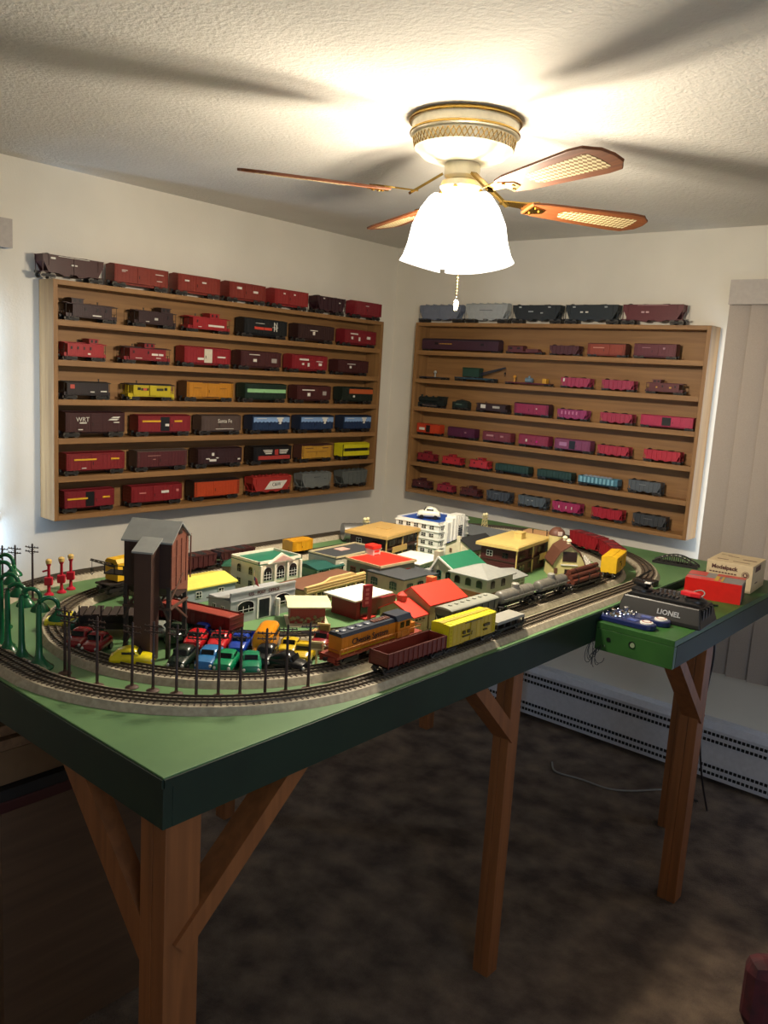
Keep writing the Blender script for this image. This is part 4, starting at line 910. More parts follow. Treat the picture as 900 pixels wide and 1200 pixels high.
def bld(name, label, near, sx, sy, rot=0, cat='model building'):
    """near = ground position of the corner between faces F and S"""
    a = R(rot); c, s = math.cos(a), math.sin(a); lx, ly = -sx/2, sy/2
    return thing(name, label, cat, (near[0]+lx*c-ly*s, near[1]+lx*s+ly*c, T+.0004), a)
def walls(t, sx, sy, h, mat, name='walls', z0=0, dx=0, dy=0, siding=0):
    m = MB(); m.box(dx-sx/2, dx+sx/2, dy-sy/2, dy+sy/2, z0, h)
    if siding:
        n = int((h-z0)/siding)
        for k in range(n): m.box(dx-sx/2-.0006, dx+sx/2+.0006, dy-sy/2-.0006, dy+sy/2+.0006, z0+k*siding, z0+k*siding+siding*.45)
    return m.build(name, mat, t)
def flat_roof(t, sx, sy, z, mat, over=.006, th=.004, lip=0, lipm=None, dx=0, dy=0):
    MB().box(dx-sx/2-over, dx+sx/2+over, dy-sy/2-over, dy+sy/2+over, z, z+th).build('roof', mat, t, bevel=.0006)
    if lip:
        m = MB(); X, Y = sx/2+over, sy/2+over
        for a in (-1, 1): m.box(dx+a*X, dx+a*(X-.004), dy-Y, dy+Y, z+th, z+th+lip); m.box(dx-X, dx+X, dy+a*Y, dy+a*(Y-.004), z+th, z+th+lip)
        m.build('parapet', lipm or mat, t)
def gable(t, sx, sy, z, rise, mat, wm, axis='Y', over=.006, th=.003, dx=0, dy=0, off=0):
    """gable roof, ridge along axis; off shifts the ridge"""
    h = (sx if axis == 'Y' else sy)/2; e = (sy if axis == 'Y' else sx)/2; c = (dx, dy) if axis == 'Y' else (dy, dx)
    m = MB(); m.prism([(c[0]-h, z-.0005), (c[0]+h, z-.0005), (c[0]+off, z+rise)], c[1]-e, c[1]+e, axis); m.build('gable_walls', wm, t)
    k = over/h*rise
    m = MB(); m.prism([(c[0]-h-over, z-k), (c[0]+off, z+rise), (c[0]+h+over, z-k), (c[0]+h+over, z-k+th), (c[0]+off, z+rise+th*1.3), (c[0]-h-over, z-k+th)], c[1]-e-over, c[1]+e+over, axis); m.build('roof', mat, t)
def hip(t, sx, sy, z, rise, mat, over=.008, dx=0, dy=0, ridge=.3):
    g = MB(); X, Y = sx/2+over, sy/2+over; b = g.b
    lo = [b.verts.new((dx+a*X, dy+c*Y, z)) for a, c in ((-1, -1), (1, -1), (1, 1), (-1, 1))]; l2 = [b.verts.new((v.co.x, v.co.y, z+.003)) for v in lo]
    if sy >= sx: r = [b.verts.new((dx, dy-Y*ridge, z+rise)), b.verts.new((dx, dy+Y*ridge, z+rise))]; fs = [(l2[0], l2[1], r[0]), (l2[1], l2[2], r[1], r[0]), (l2[2], l2[3], r[1]), (l2[3], l2[0], r[0], r[1])]
    else: r = [b.verts.new((dx-X*ridge, dy, z+rise)), b.verts.new((dx+X*ridge, dy, z+rise))]; fs = [(l2[0], l2[1], r[1], r[0]), (l2[1], l2[2], r[1]), (l2[2], l2[3], r[0], r[1]), (l2[3], l2[0], r[0])]
    b.faces.new(lo[::-1])
    for i in range(4): b.faces.new((lo[i], lo[(i+1) % 4], l2[(i+1) % 4], l2[i]))
    for f in fs: b.faces.new(f)
    g.build('roof', mat, t)
GRY, LGR, TAN, IVO = M('#8c8d8a', .5), M('#a2a5a6', .5), M('#c09c5c', .5), M('#d6cdb2', .5)
CHOC, TEAL, RDR, DGY = M('#3b241c', .5), M('#1f6a52', .5), M('#c8281a', .45), M('#3b3e42', .55)
BUF, PNK = M('#a39a74', .5), M('#b49c8c', .55)
# post office
sx, sy, h = .09, .235, .066
t = bld('post_office', 'grey post office model with lettered parapet and two arches', (1.505, -2.385), sx, sy)
walls(t, sx, sy, h, LGR, siding=.006)
m = MB(); m.prism([(-sy/2, 0), (sy/2, 0), (sy/2, .086), (-sy/2, .086)], sx/2, sx/2+.004, 'X'); m.box(sx/2, sx/2+.0065, -sy/2, sy/2, .084, .088); m.box(sx/2, sx/2+.006, -sy/2, sy/2, .062, .065); m.build('facade', LGR, t)
MB().prism([(-sx/2-.004, h-.012), (sx/2, h+.006), (sx/2, h+.01), (-sx/2-.004, h-.008)], -sy/2-.004, sy/2+.002).build('roof', GRY, t)
text('U.S.   POST   OFFICE', .0125, M('#5e3431', .5), t, (sx/2+.0045, 0, .075), (PI/2, 0, PI/2), bold=.03)
for u in (.22, .79):
    f = win('F', sx+.008, sy, u, .036, .058, .02, WHITE, t, arch=.014, bars=(2, 1))
panel('F', sx+.008, sy, .5, .031, .05, .06, 'door_surround', WHITE, t)
for u in (.46, .54): panel('F', sx+.010, sy, u, .029, .018, .052, 'door', M('#23282a', .3), t)
MB().lathe([(.006, 0), (.006, .05)], (sx/2+.012, .045, 0), 10).build('lamp_post', WHITE, t)
for u in (.3, .7): win('S', sx, sy, u, .035, .014, .024, WHITE, t)
t = thing('flagpole', 'thin flagpole with small flag beside the post office', 'flagpole', (1.49, -2.29, T+.088+.0004)); MB().lathe([(.0011, 0), (.0011, .05)], n=6).build('pole', CHROME, t)
g = MB(); g.prism([(0, .03), (.012, .024), (.022, .004), (.008, .008)], -.0004, .0004); g.build('flag', M('#b03a3c', .6), t)
g = MB(); g.prism([(0, .03), (.006, .027), (.008, .018), (.001, .018)], -.0007, .0007); g.build('flag_canton', M('#3a4470', .6), t)
# bank
sx, sy, h = .13, .175, .093
t = bld('bank_building', 'cream bank model with pediment, three arched windows and green roof', (1.327, -2.13), sx, sy)
walls(t, sx, sy, h, IVO, siding=.012)
flat_roof(t, sx, sy, h, TEAL, over=.002, th=.003, lip=.008, lipm=M('#e4dcc6', .5))
m = MB(); m.prism([(-.055, h+.002), (.055, h+.002), (0, h+.03)], sx/2+.001, sx/2+.010, 'X'); pd = m.build('pediment', M('#e4dcc6', .5), t)
MB().prism([(-.04, h+.006), (.04, h+.006), (0, h+.024)], sx/2+.0095, sx/2+.0112, 'X').build('tympanum', M('#c49c90', .6), pd)
for u in (.2, .5, .8): win('F', sx, sy, u, .055, .034, .028, WHITE, t, arch=.015, bars=(2, 2))
for u in (.03, .35, .65, .97):
    m = MB(); m.cbox((sx/2+.004, -sy/2+u*sy, h/2+.012), (.008, .008, h-.026)); m.build('pilaster', M('#e4dcc6', .5), t, bevel=.001)
MB().box(sx/2, sx/2+.026, -sy/2-.002, sy/2+.002, .026, .03).build('green_awning', TEAL, t)
for u in (.3, .72):
    win('S', sx, sy, u, .066, .018, .018, BUF, t, arch=.008, bars=(1, 2)); win('S', sx, sy, u, .028, .018, .022, BUF, t, bars=(1, 2))
panel('F', sx, sy, .5, .013, .03, .025, 'door', GLASSD, t)
# brown-roofed store
sx, sy, h = .11, .28, .048
t = bld('store_building', 'tan storefront model with brown roof and stepped parapet', (1.507, -2.108), sx, sy, 4)
walls(t, sx, sy, h, M('#a08a54', .5)); MB().box(-sx/2-.002, sx/2-.004, -sy/2-.002, sy/2+.002, h, h+.004).build('roof', M('#6b4632', .6), t)
m = MB(); prof = [(-.5, .036), (.5, .036), (.5, .064), (.34, .064), (.3, .07), (.26, .072), (-.1, .072), (-.16, .066), (-.22, .062), (-.5, .06)]
m.prism([(a*sy, b) for a, b in prof], sx/2-.004, sx/2+.004, 'X')
for z in (.042, .05, .058): m.box(sx/2, sx/2+.007, -sy/2, sy/2, z, z+.003)
m.build('parapet', M('#d2b478', .5), t)
for k in range(6):
    u = (k+.5)/6; w_ = win('F', sx, sy, u, .021, .036, .03, M('#d2b478', .5), t, pane=M('#3a1814', .3), bars=(1, 0))
for u in (.2, .5, .8): win('S', sx, sy, u, .026, .012, .018, M('#8c7848', .5), t, bars=(1, 2))
m = MB()
for k in range(7): m.cbox((sx/2+.003, -sy/2+k*sy/6*.995, .02), (.005, .005, .04))
m.build('shop_pilasters', M('#d2b478', .5), t)
# small green-roofed depot
sx, sy, h = .1, .12, .035
t = bld('depot_building', 'small depot model with flat teal roof on white posts', (1.302, -1.853), sx, sy)
walls(t, sx*.7, sy*.8, h, M('#7a9482', .5), dx=-.01)
MB().prism([(-sx/2-.006, h), (sx/2+.006, h-.002), (sx/2+.006, h+.002), (0, h+.012), (-sx/2-.006, h+.004)], -sy/2-.006, sy/2+.006).build('roof', M('#1c4f47', .5), t)
for a in (-1, 1):
    for b_ in (-1, 0, 1): MB().cbox((sx/2-.004, b_*(sy/2-.006), h/2), (.004, .004, h)).build('post', WHITE, t) if a > 0 else None
for u in (.3, .7): win('F', sx*.7-.02, sy*.8, u, .018, .018, .018, WHITE, t)
# dark flat roofed building with pale border
sx, sy, h = .125, .25, .058
t = bld('warehouse_building', 'low white building with charcoal roof and cream border', (1.298, -1.763), sx, sy, 3)
walls(t, sx, sy, h, M('#b9b4a2', .5)); flat_roof(t, sx, sy, h, DGY, over=.002, th=.003, lip=.005, lipm=M('#c8b890', .5))
MB().box(-.04, -.005, -.02, .03, h+.003, h+.0055).build('roof_patch', M('#c8a498', .6), t)
win('S', sx, sy, .8, .03, .02, .022, WHITE, t); win('S', sx, sy, .35, .03, .02, .022, WHITE, t)
for u in (.12, .5, .85): win('F', sx, sy, u, .03, .022, .024, WHITE, t)
# two-storey brown buildings with tan roofs
def motel(name, label, near, sx, sy, rot, h, wall, roofc, chim, balcony):
    t = bld(name, label, near, sx, sy, rot); walls(t, sx*.86, sy*.9, h, wall, siding=.008)
    flat_roof(t, sx, sy, h, roofc, over=.004, th=.012)
    MB().box(-sx/2+.002, sx/2-.002, -sy/2+.002, sy/2-.002, h+.0125, h+.0135).build('roof_deck', roofc, t)
    sxx, syy = sx*.86, sy*.9
    for u in (.2, .5, .82):
        win('F', sxx, syy, u, h*.74, syy*.2, .026, CHOC, t, pane=M('#120d0c', .2), bars=(1, 0)); win('F', sxx, syy, u, h*.28, syy*.18, .022, CHOC, t, pane=M('#120d0c', .2), bars=(1, 0))
    for u in (.25, .7): win('S', sxx, syy, u, h*.74, .024, .02, WHITE if u < .5 else CHOC, t, bars=(1, 1))
    MB().box(-sxx/2-.002, sxx/2+.012, -syy/2-.002, syy/2+.002, h*.5, h*.5+.004).build('floor_ledge', CHOC, t)
    m = MB(); m.box(sxx/2+.01, sxx/2+.014, -syy/2+balcony[0]*syy, -syy/2+balcony[1]*syy, h*.36, h*.6); m.build('balcony_panel', roofc, t)
    for u in (0.02, .5, .98): MB().cbox((sx/2-.004, -sy/2+u*sy, h/2), (.004, .004, h)).build('corner_post', roofc, t)
    if chim: m = MB(); m.cbox((.01, .02, h+.024), (.03, .036, .024)); m.cbox((.01, .02, h+.037), (.034, .04, .003)); m.build('roof_unit', roofc, t)
    else: m = MB(); m.cbox((0, 0, h+.014), (.05, .03, .005)); m.build('roof_hatch', roofc, t)
    return t
motel('hotel_building', 'brown two-storey model with yellow tan flat roof, left of white hospital', (1.275, -1.472), .18, .25, 9.7, .088, CHOC, TAN, False, (.15, .62))
motel('hotel_building', 'maroon two-storey model with pale yellow roof and rooftop box', (1.705, -1.268), .16, .30, 7.4, .1, M('#4a1f1e', .5), M('#cdb36c', .5), True, (.72, 1.0))
# white hospital with blue roof
sx, sy, h = .2, .23, .125
t = bld('hospital_building', 'white multi-storey model with blue roof and stepped entrance tower', (1.318, -1.215), sx, sy, 6)
WB = M('#dcdcd4', .5); BLU = M('#1f4a9c', .45)
walls(t, sx, sy, h, WB); MB().box(-sx/2+.004, sx/2-.004, -sy/2+.004, sy/2-.004, h+.0005, h+.003).build('roof', BLU, t)
m = MB()
for z in (.03, .062, .094, .1195): m.box(-sx/2-.004, sx/2+.004, -sy/2-.004, sy/2+.004, z, z+.004)
for a in (-1, 1): m.box(a*sx/2, a*(sx/2-.004), -sy/2, sy/2, h, h+.008); m.box(-sx/2, sx/2, a*sy/2, a*(sy/2-.004), h, h+.008)
m.build('cornices', WB, t)
for z in (.018, .05, .08, .111):
    for u in (.12, .3, .48, .66, .84): win('S', sx, sy, u, z, .022, .016, WB, t, bars=(1, 1))
    for u in (.1, .3, .85): win('F', sx, sy, u, z, .022, .016, WB, t, bars=(1, 1))
m = MB(); m.box(sx/2, sx/2+.016, -.075, .07, 0, h+.006); m.box(sx/2-.012, sx/2+.022, -.05, .05, 0, h+.022); m.box(sx/2-.014, sx/2+.026, -.036, .036, 0, h+.032); [m.box(sx/2+.026, sx/2+.029, q_-.003, q_+.003, .06, h+.028) for q_ in (-.03, -.015, 0, .015, .03)]; tw = m.build('entrance_tower', WB, t)
for k in range(5): panel('F', sx+.06, sy, .5, .078+k*.009, .03, .004, 'tower_louvre', DGY, t)
MB().box(sx/2+.02, sx/2+.055, -.08, .075, .05, .056).build('entrance_canopy', BLU, t)
panel('F', sx+.054, sy, .5, .018, .03, .036, 'door', GLASSD, t)
# white gabled house with chimney on the front
sx, sy, h = .125, .17, .052
t = bld('house_building', 'small white gabled house with front chimney and black roof', (1.47, -1.2), sx, sy)
walls(t, sx, sy, h, IVO); gable(t, sx, sy, h, .034, M('#26282a', .6), IVO)
MB().box(-.008, .008, -sy/2-.008, -sy/2+.002, 0, h+.044).build('chimney', IVO, t)
for u in (.2, .8): win('S', sx, sy, u, .035, .012, .016, M('#a88c6c', .5), t)
for u in (.2, .5, .8): win('F', sx, sy, u, .028, .014, .018, M('#a88c6c', .5), t)
# long grey station shed at far end
sx, sy, h = .30, .1, .045
t = bld('station_building', 'long low dark grey roofed shed at far end of table', (1.40, -.885), sx, sy, 2)
walls(t, sx, sy, h, M('#4c3a34', .6)); gable(t, sx, sy, h, .026, M('#5a5e60', .6), M('#4c3a34', .6), 'X', over=.012)
for u in (.15, .4, .65, .88): win('S', sx, sy, u, .024, .02, .02, BUF, t)
# peach roof green building
sx, sy, h = .14, .17, .07
t = bld('freight_building', 'dark green building with flat peach roof behind the barn silo', (1.575, -.845), sx, sy, 8)
walls(t, sx, sy, h, M('#173a2c', .5), siding=.007); flat_roof(t, sx, sy, h, M('#c09468', .6), over=.005, th=.004)
for u in (.25, .5, .75): win('S', sx, sy, u, .035, .016, .026, M('#8a9a8c', .5), t)
for u in (.3, .7): win('F', sx, sy, u, .035, .018, .028, M('#8a9a8c', .5), t)
MB().cbox((-.045, -.07, .045), (.016, .016, .09)).build('chimney', M('#5c3a2c', .7), t)
for k, (x, y) in enumerate(((-.02, .0), (.03, .03), (.05, -.02))): MB().lathe([(.0015, 0), (.0015, .012), (.003, .013), (.003, .016)], (x, y, h+.004), 6).build('roof_vent', DARK, t)
# barn and silo
BW, BR = M('#c8ba80', .5), M('#5e3a2c', .55)
sx, sy = .12, .122
t = bld('barn_building', 'cream barn model with brown gambrel roof and dark loft door', (1.78, -1.15), sx, sy, -48)
hw = sy/2; z1, z2, z3 = .06, .098, .122
poly = [(-hw, 0), (hw, 0), (hw*.9, z1), (hw*.55, z2), (0, z3), (-hw*.55, z2), (-hw*.9, z1)]
MB().prism(poly, -sx/2, sx/2, 'X').build('walls', BW, t)
rp = [(-hw*1.02, z1-.012), (-hw*.56, z2), (0, z3), (hw*.56, z2), (hw*1.02, z1-.012), (hw*1.02, z1-.008), (hw*.58, z2+.005), (0, z3+.005), (-hw*.58, z2+.005), (-hw*1.02, z1-.008)]
m = MB(); m.prism(rp, -sx/2-.006, sx/2+.008, 'X'); m.build('roof', BR, t)
d = panel('F', sx, sy, .5, .083, .05, .036, 'loft_door', M('#2c1814', .5), t); panel('F', sx, sy, .5, .053, .06, .004, 'loft_ledge', WHITE, t, out=.002)
panel('F', sx, sy, .52, .022, .034, .03, 'barn_door', M('#2c1814', .5), t); panel('F', sx, sy, .12, .03, .012, .02, 'window', BR, t)
m = MB()
for dy in (-.03, .022): m.lathe([(.008, 0), (.008, .008), (.01, .01), (.007, .016), (.002, .019)], (0.01+dy*.3, dy*.0, z3), 12)
m.b.free(); m = MB()
for dx in (-.03, .03): MB().lathe([(.007, 0), (.007, .007), (.010, .009), (.007, .015), (.001, .018)], (dx, 0, z3+.003), 14).build('roof_ventilator', M('#e6dcb8', .5), t, True)
t = thing('silo', 'cream cylindrical silo with brown dome beside the barn', 'model silo', (1.667, -1.125, T+.0004)); t.location = (1.70, -.985, T+.0004)
m = MB(); m.lathe([(.03, 0), (.03, .128)], n=28)
for k in range(9): m.lathe([(.0305, .008+k*.014), (.0305, .009+k*.014)], n=28)
m.build('silo_wall', BW, t, True)
MB().lathe([(.031, .128), (.031, .132), (.028, .142), (.02, .151), (.01, .157), (0, .158)], n=28).build('dome', BR, t, True)
a = R(-35); o = MB().box(-.008, .008, -.0325, -.027, .131, .145).build('dome_window', M('#d8c4b8', .5), t); o.rotation_euler = (0, 0, R(50))
# green roof house M
sx, sy, h = .10, .18, .064
t = bld('cottage_building', 'beige cottage model with bright green roof and white trim', (1.69, -1.6), sx, sy, 2)
walls(t, sx, sy, h, M('#aca68e', .5)); gable(t, sx, sy, h, .04, M('#1b6a4c', .5), M('#aca68e', .5), over=.006, off=-.028)
m = MB(); hh = sx/2+.006
for s in (-1, 1): m.bar((s*hh, -sy/2-.007, h-.003), (-.028, -sy/2-.007, h+.043), .003, .006)
m.build('barge_board', WHITE, t)
win('S', sx, sy, .62, .045, .02, .022, TEAL, t, arch=.008, bars=(1, 0)); win('S', sx, sy, .25, .045, .02, .022, TEAL, t, arch=.008)
MB().cbox((-sx/2+.012, -sy/2+.01, h+.03), (.022, .024, .06)).build('chimney', M('#b3aa92', .5), t)
for u in (.2, .5, .8): win('F', sx, sy, u, .032, .02, .024, M('#5e6a5c', .5), t, arch=.006)
# white flat roof service building
sx, sy, h = .125, .16, .054
t = bld('service_station_building', 'low white-roofed model with teal window behind the red-roofed school', (1.507, -1.572), sx, sy, 8)
walls(t, sx, sy, h, M('#b8b4a4', .5)); flat_roof(t, sx, sy, h, M('#dedad0', .5), over=.008, th=.004)
win('S', sx, sy, .75, .032, .04, .022, WHITE, t, pane=M('#1c4a48', .2), bars=(2, 0)); win('F', sx, sy, .3, .03, .04, .024, WHITE, t, pane=M('#1c4a48', .2), bars=(2, 0)); panel('F', sx, sy, .7, .022, .03, .042, 'door', GRY, t)
t = thing('ventilator_unit', 'small grey louvred box between white roof and green roof', 'model accessory', (1.575, -1.60, T+.0004)); m = MB(); m.box(-.014, .014, -.014, .014, 0, .058); m.build('housing', GRY, t)
for k in range(6): MB().box(.0142, .0152, -.012, .012, .02+k*.006, .023+k*.006).build('louvre', M('#5a5c5c', .5), t)
# red roof square building
sx, sy, h = .15, .17, .075
t = bld('school_building', 'grey-green walled model with bright red flat roof and red windows', (1.512, -1.782), sx, sy, -2)
walls(t, sx, sy, h, M('#7c7c68', .5), siding=.008); flat_roof(t, sx, sy, h, RDR, over=.002, th=.003); m = MB()
for a in (-1, 1): m.box(a*(sx/2+.002), a*(sx/2+.005), -sy/2-.005, sy/2+.005, h-.002, h+.006); m.box(-sx/2-.005, sx/2+.005, a*(sy/2+.002), a*(sy/2+.005), h-.002, h+.006)
m.build('roof_trim', M('#c8b48c', .5), t)
for u in (.2, .5, .8): win('S', sx, sy, u, .036, .024, .038, M('#9c2c24', .5), t, bars=(2, 3)); win('F', sx, sy, u, .036, .024, .038, M('#9c2c24', .5), t, bars=(2, 3))
t = thing('sign_tower', 'red and white square sign tower behind the red flat roof', 'model accessory', (1.372, -1.66, T+.0004)); m = MB(); m.box(-.018, .018, -.018, .018, 0, .098); m.build('tower', M('#cfc4b8', .5), t)
MB().box(-.021, .021, -.021, .021, .098, .112).build('red_cap', RDR, t, bevel=.003)
for z in (.06, .075, .088): MB().box(.018, .0192, -.012, .012, z, z+.006).build('red_lettering', RDR, t)
# grey roofed diner
sx, sy, h = .15, .11, .06
t = bld('diner_building', 'pinkish stucco model with slate grey roof and rounded windows', (1.632, -1.806), sx, sy)
walls(t, sx, sy, h, PNK); flat_roof(t, sx, sy, h, DGY, over=.004, th=.005)
walls(t, sx*.8, .1, h*.8, PNK, 'rear_wing', dx=-.005, dy=sy/2+.05); MB().box(-sx*.4-.01, sx*.4, sy/2+.004, sy/2+.106, h*.8, h*.8+.004).build('wing_roof', DGY, t)
for u in (.2, .72): win('S', sx, sy, u, .034, .03, .022, M('#8c867c', .5), t, pane=M('#3a4a48', .2), arch=.005, bars=(2, 1))
for u in (.27, .75): win('F', sx, sy, u, .034, .032, .02, M('#8c867c', .5), t, pane=M('#1a2022', .2), arch=.005, bars=(2, 0))
# hip roofed house
sx, sy, h = .14, .15, .076
t = bld('mansion_building', 'beige two-storey house with pale grey hip roof and dark windows', (1.824, -1.634), sx, sy)
PT = M('#a49a88', .5); walls(t, sx, sy, h, PT, z0=.03); walls(t, sx*1.01, sy*1.01, .03, M('#7c4c2c', .6), 'lower_storey'); hip(t, sx, sy, h, .03, M('#898b86', .55), ridge=.1)
for u in (.2, .5, .8): win('S', sx, sy, u, .054, .022, .018, M('#5a544c', .5), t, pane=M('#0c0d0c', .2), arch=.007, bars=(0, 0))
for u in (.22, .62): win('F', sx, sy, u, .054, .022, .018, M('#5a544c', .5), t, pane=M('#0c0d0c', .2), arch=.007, bars=(0, 0)); win('F', sx*1.01, sy, u, .014, .022, .014, CHOC, t, pane=M('#0c0d0c', .2), arch=.006, bars=(0, 0))
win('S', sx*1.01, sy, .8, .014, .02, .014, CHOC, t, pane=M('#0c0d0c', .2), arch=.006, bars=(0, 0))
walls(t, .1, .12, .045, PT, 'porch_wing', dx=-.01, dy=sy/2+.06); m = MB(); m.prism([(-.07, .044), (.052, .044), (.052, .048), (-.01, .062), (-.07, .048)], sy/2, sy/2+.13); m.build('porch_roof', M('#898b86', .55), t)
m = MB()
for k in range(5): m.cbox((.048, sy/2+.01+.025*k, .02), (.003, .003, .045))
for z in (.006, .018, .03, .04): m.cbox((.048, sy/2+.06, z), (.002, .11, .002))
m.build('porch_lattice', M('#c8bfa4', .5), t)
# red building with white roof
sx, sy, h = .105, .15, .055
t = bld('hamburger_stand', 'dark red roadside stand with large white overhanging roof', (1.688, -2.088), sx, sy)
RW = M('#7c161a', .45); walls(t, sx*.92, sy*.6, h, RW, dy=-.02, dx=.0); MB().box(-sx/2-.012, sx/2+.008, -sy/2-.01, sy/2+.005, h, h+.005).build('roof', M('#dcd6cc', .5), t, bevel=.001)
walls(t, sx*.6, .1, h*.62, RW, 'rear_wing', dx=-.01, dy=.09)
panel('F', sx*.92, sy*.6, .35, .026, .03, .04, 'door', M('#2c2a26', .2), t, out=-.0+.0006).location.y += -.02
MB().box(sx*.46, sx*.46+.02, -.05, .0, 0, .004).build('door_step', M('#b82c24', .5), t)
t = thing('sign_pylon', 'tall narrow red vertical sign in front of the red stand', 'model sign', (1.765, -2.115, T+.0004), R(-12))
MB().lathe([(.0018, 0), (.0018, .03)], n=8).build('post', BLACK, t); MB().box(-.003, .003, -.0045, .0045, .02, .125).build('mast', M('#8c1620', .5), t)
MB().box(-.004, .004, -.024, -.002, .066, .126).build('sign_board', M('#9c1a28', .5), t)
for k in range(4): MB().box(.004, .0048, -.019, -.008, .074+k*.012, .081+k*.012).build('lettering', M('#c86a64', .5), t)
# red roofed firehouse pair
FB = M('#a8986c', .5); RO = M('#d2311c', .45)
sx, sy, h = .12, .062, .045
t = bld('firehouse_building', 'buff walled model with red roof and small cupola, front section', (1.868, -2.05), sx, sy, 0)
walls(t, sx, sy, h, FB); gable(t, sx, sy, h, .026, RO, FB, over=.004, off=-.01)
win('S', sx, sy, .3, .028, .01, .012, M('#8c3c24', .5), t, bars=(0, 0)); win('S', sx, sy, .82, .026, .012, .016, M('#8c8058', .5), t)
for u in (.2, .45, .7): panel('F', sx, sy, u, .036, .008, .004, 'wall_vent', M('#3a2c1c', .6), t)
panel('F', sx, sy, .45, .015, .036, .028, 'garage_door', M('#9a8c60', .5), t)
m = MB(); m.cbox((-.01, 0, h+.033), (.02, .02, .022)); cu = m.build('cupola', M('#c8583c', .5), t); MB().lathe([(.016, 0), (.002, .01)], (-.01, 0, h+.044), 4).build('cupola_roof', RO, cu)
sx, sy, h = .12, .16, .068
t = bld('town_hall_building', 'buff walled model with large bright red gabled roof', (1.868, -1.98), sx, sy, -2)
walls(t, sx, sy, h, FB); gable(t, sx, sy, h, .034, RO, FB, over=.005, off=-.01)
for u in (.25, .5, .8): win('F', sx, sy, u, .045, .018, .02, FB, t, pane=M('#8c8468', .4)); 
panel('F', sx, sy, .55, .014, .03, .028, 'garage_door', M('#9a8c60', .5), t); win('S', sx, sy, .3, .055, .012, .012, FB, t)
MB().cbox((-.03, .03, h+.03), (.022, .022, .034)).build('chimney', M('#c0703c', .6), t)
# red shed with cream roof
sx, sy, h = .06, .096, .05
t = bld('newsstand', 'small red shed with cream roof and painted bushes', (1.645, -2.19), sx, sy, 0)
t.location = (1.605, -2.195, T+.0004); t.rotation_euler = (0, 0, R(-38))
walls(t, sx, sy, h, M('#8a2620', .5)); m = MB(); m.prism([(-.05, h+.006), (.02, h+.008), (.05, h), (.05, h+.003), (.02, h+.012), (-.05, h+.009)], -sy/2-.01, sy/2+.014); m.build('roof', M('#d8cfa8', .5), t)
random.seed(5); m = MB()
for k in range(22): m.sphere((sx/2+.0008, -sy/2+.003+k*.0043, random.uniform(.004, .02)), random.uniform(.003, .006), 1, 6, 4)
m.build('painted_bushes', M('#8c7c58', .8), t, 'all'); MB().box(-sx/2-.02, sx/2+.03, -sy/2-.01, sy/2+.01, 0, .002).build('base_plate', M('#c8c0a4', .5), t)
# yellow roofed grey shed
sx, sy, h = .12, .27, .046
t = bld('engine_shed', 'long grey shed model with bright pale yellow roof', (1.285, -2.455), sx, sy)
walls(t, sx, sy, h, M('#8f979c', .5)); MB().prism([(-sx/2-.004, h), (0, h+.014), (sx/2+.006, h-.003), (sx/2+.006, h+.001), (0, h+.018), (-sx/2-.004, h+.004)], -sy/2-.006, sy/2+.006).build('roof', M('#dccf5c', .5), t)
for u in (.2, .5, .8): win('F', sx, sy, u, .024, .02, .02, WHITE, t)
# green kiosk
t = thing('kiosk', 'tiny kiosk with dark green pyramid roof by the cream bank', 'model accessory', (1.13, -2.075, T+.0004)); MB().box(-.02, .02, -.02, .02, 0, .05).build('walls', BUF, t); MB().lathe([(.042, 0), (.036, .006), (.002, .02)], (0, 0, .05), 4).build('roof', M('#16503a', .5), t)
# silver tank
t = thing('storage_tank', 'silver ribbed cylindrical tank lying behind the brown hotel', 'model tank', (.935, -1.275, T+.0004), R(60)); t.scale = (1.15, 1.15, 1.15)
m = MB(); m.tube([(-.045, 0, .036), (.045, 0, .036)], .03, 24)
for k in range(5): m.tube([(-.04+k*.02, 0, .036), (-.038+k*.02, 0, .036)], .031, 24)
m.build('tank', SILVER, t, True); m = MB(); m.box(-.035, -.025, -.02, .02, 0, .014); m.box(.025, .035, -.02, .02, 0, .014); m.build('saddle', IRON, t)
# floodlight towers
def tower(label, x, y, h):
    t = thing('floodlight_tower', label, 'model accessory', (x, y, T+.0004)); m = MB()
    for a, b_ in ((-1, -1), (1, -1), (1, 1), (-1, 1)): m.bar((a*.013, b_*.013, 0), (a*.006, b_*.006, h*.8), .002, .002)
    for k in range(5):
        z = h*.8*k/5; r0 = .013-.007*k/5
        for a in (-1, 1): m.bar((a*r0, -r0, z), (a*r0*.9, r0*.9, z+h*.16), .0014, .0014); m.bar((-r0, a*r0, z), (r0*.9, a*r0*.9, z+h*.16), .0014, .0014)
    m.build('lattice', M('#d2c48c', .5), t); MB().box(-.012, .012, -.012, .012, h*.8, h*.82).build('platform', M('#d2c48c', .5), t)
    for a in (-1, 1): MB().sphere((0, a*.009, h*.9), .008, 1, 10, 6).build('lamp_head', M('#e2d8a8', .4), t, True)
tower('cream lattice light tower behind the left brown hotel', 1.0, -1.28, .115)
tower('cream lattice light tower behind the grey station shed', 1.2, -.72, .115)
# fence by the barn
t = thing('fence', 'white post and rail fence between barn and red hoppers', 'model fence', (1.76, -.86, T+.0004)); p, q = Vector((0, 0, 0)), Vector((.1, -.13, 0))
for k in range(6): a = p.lerp(q, k/5); MB().bar(a, a+Vector((0, 0, .045)), .005, .005).build('fence_post', WHITE, t)
for z in (.014, .026, .038): MB().bar(p+Vector((0, 0, z)), q+Vector((0, 0, z)), .003, .006).build('rail', WHITE, t)
# ------------------------------------------------------------------ coaling tower
u_, ang = None, 117
t = thing('coaling_tower', 'tall dark brown coaling tower on stilts with grey roof', 'model building', (1.545, -2.642, T+.0004), R(33))
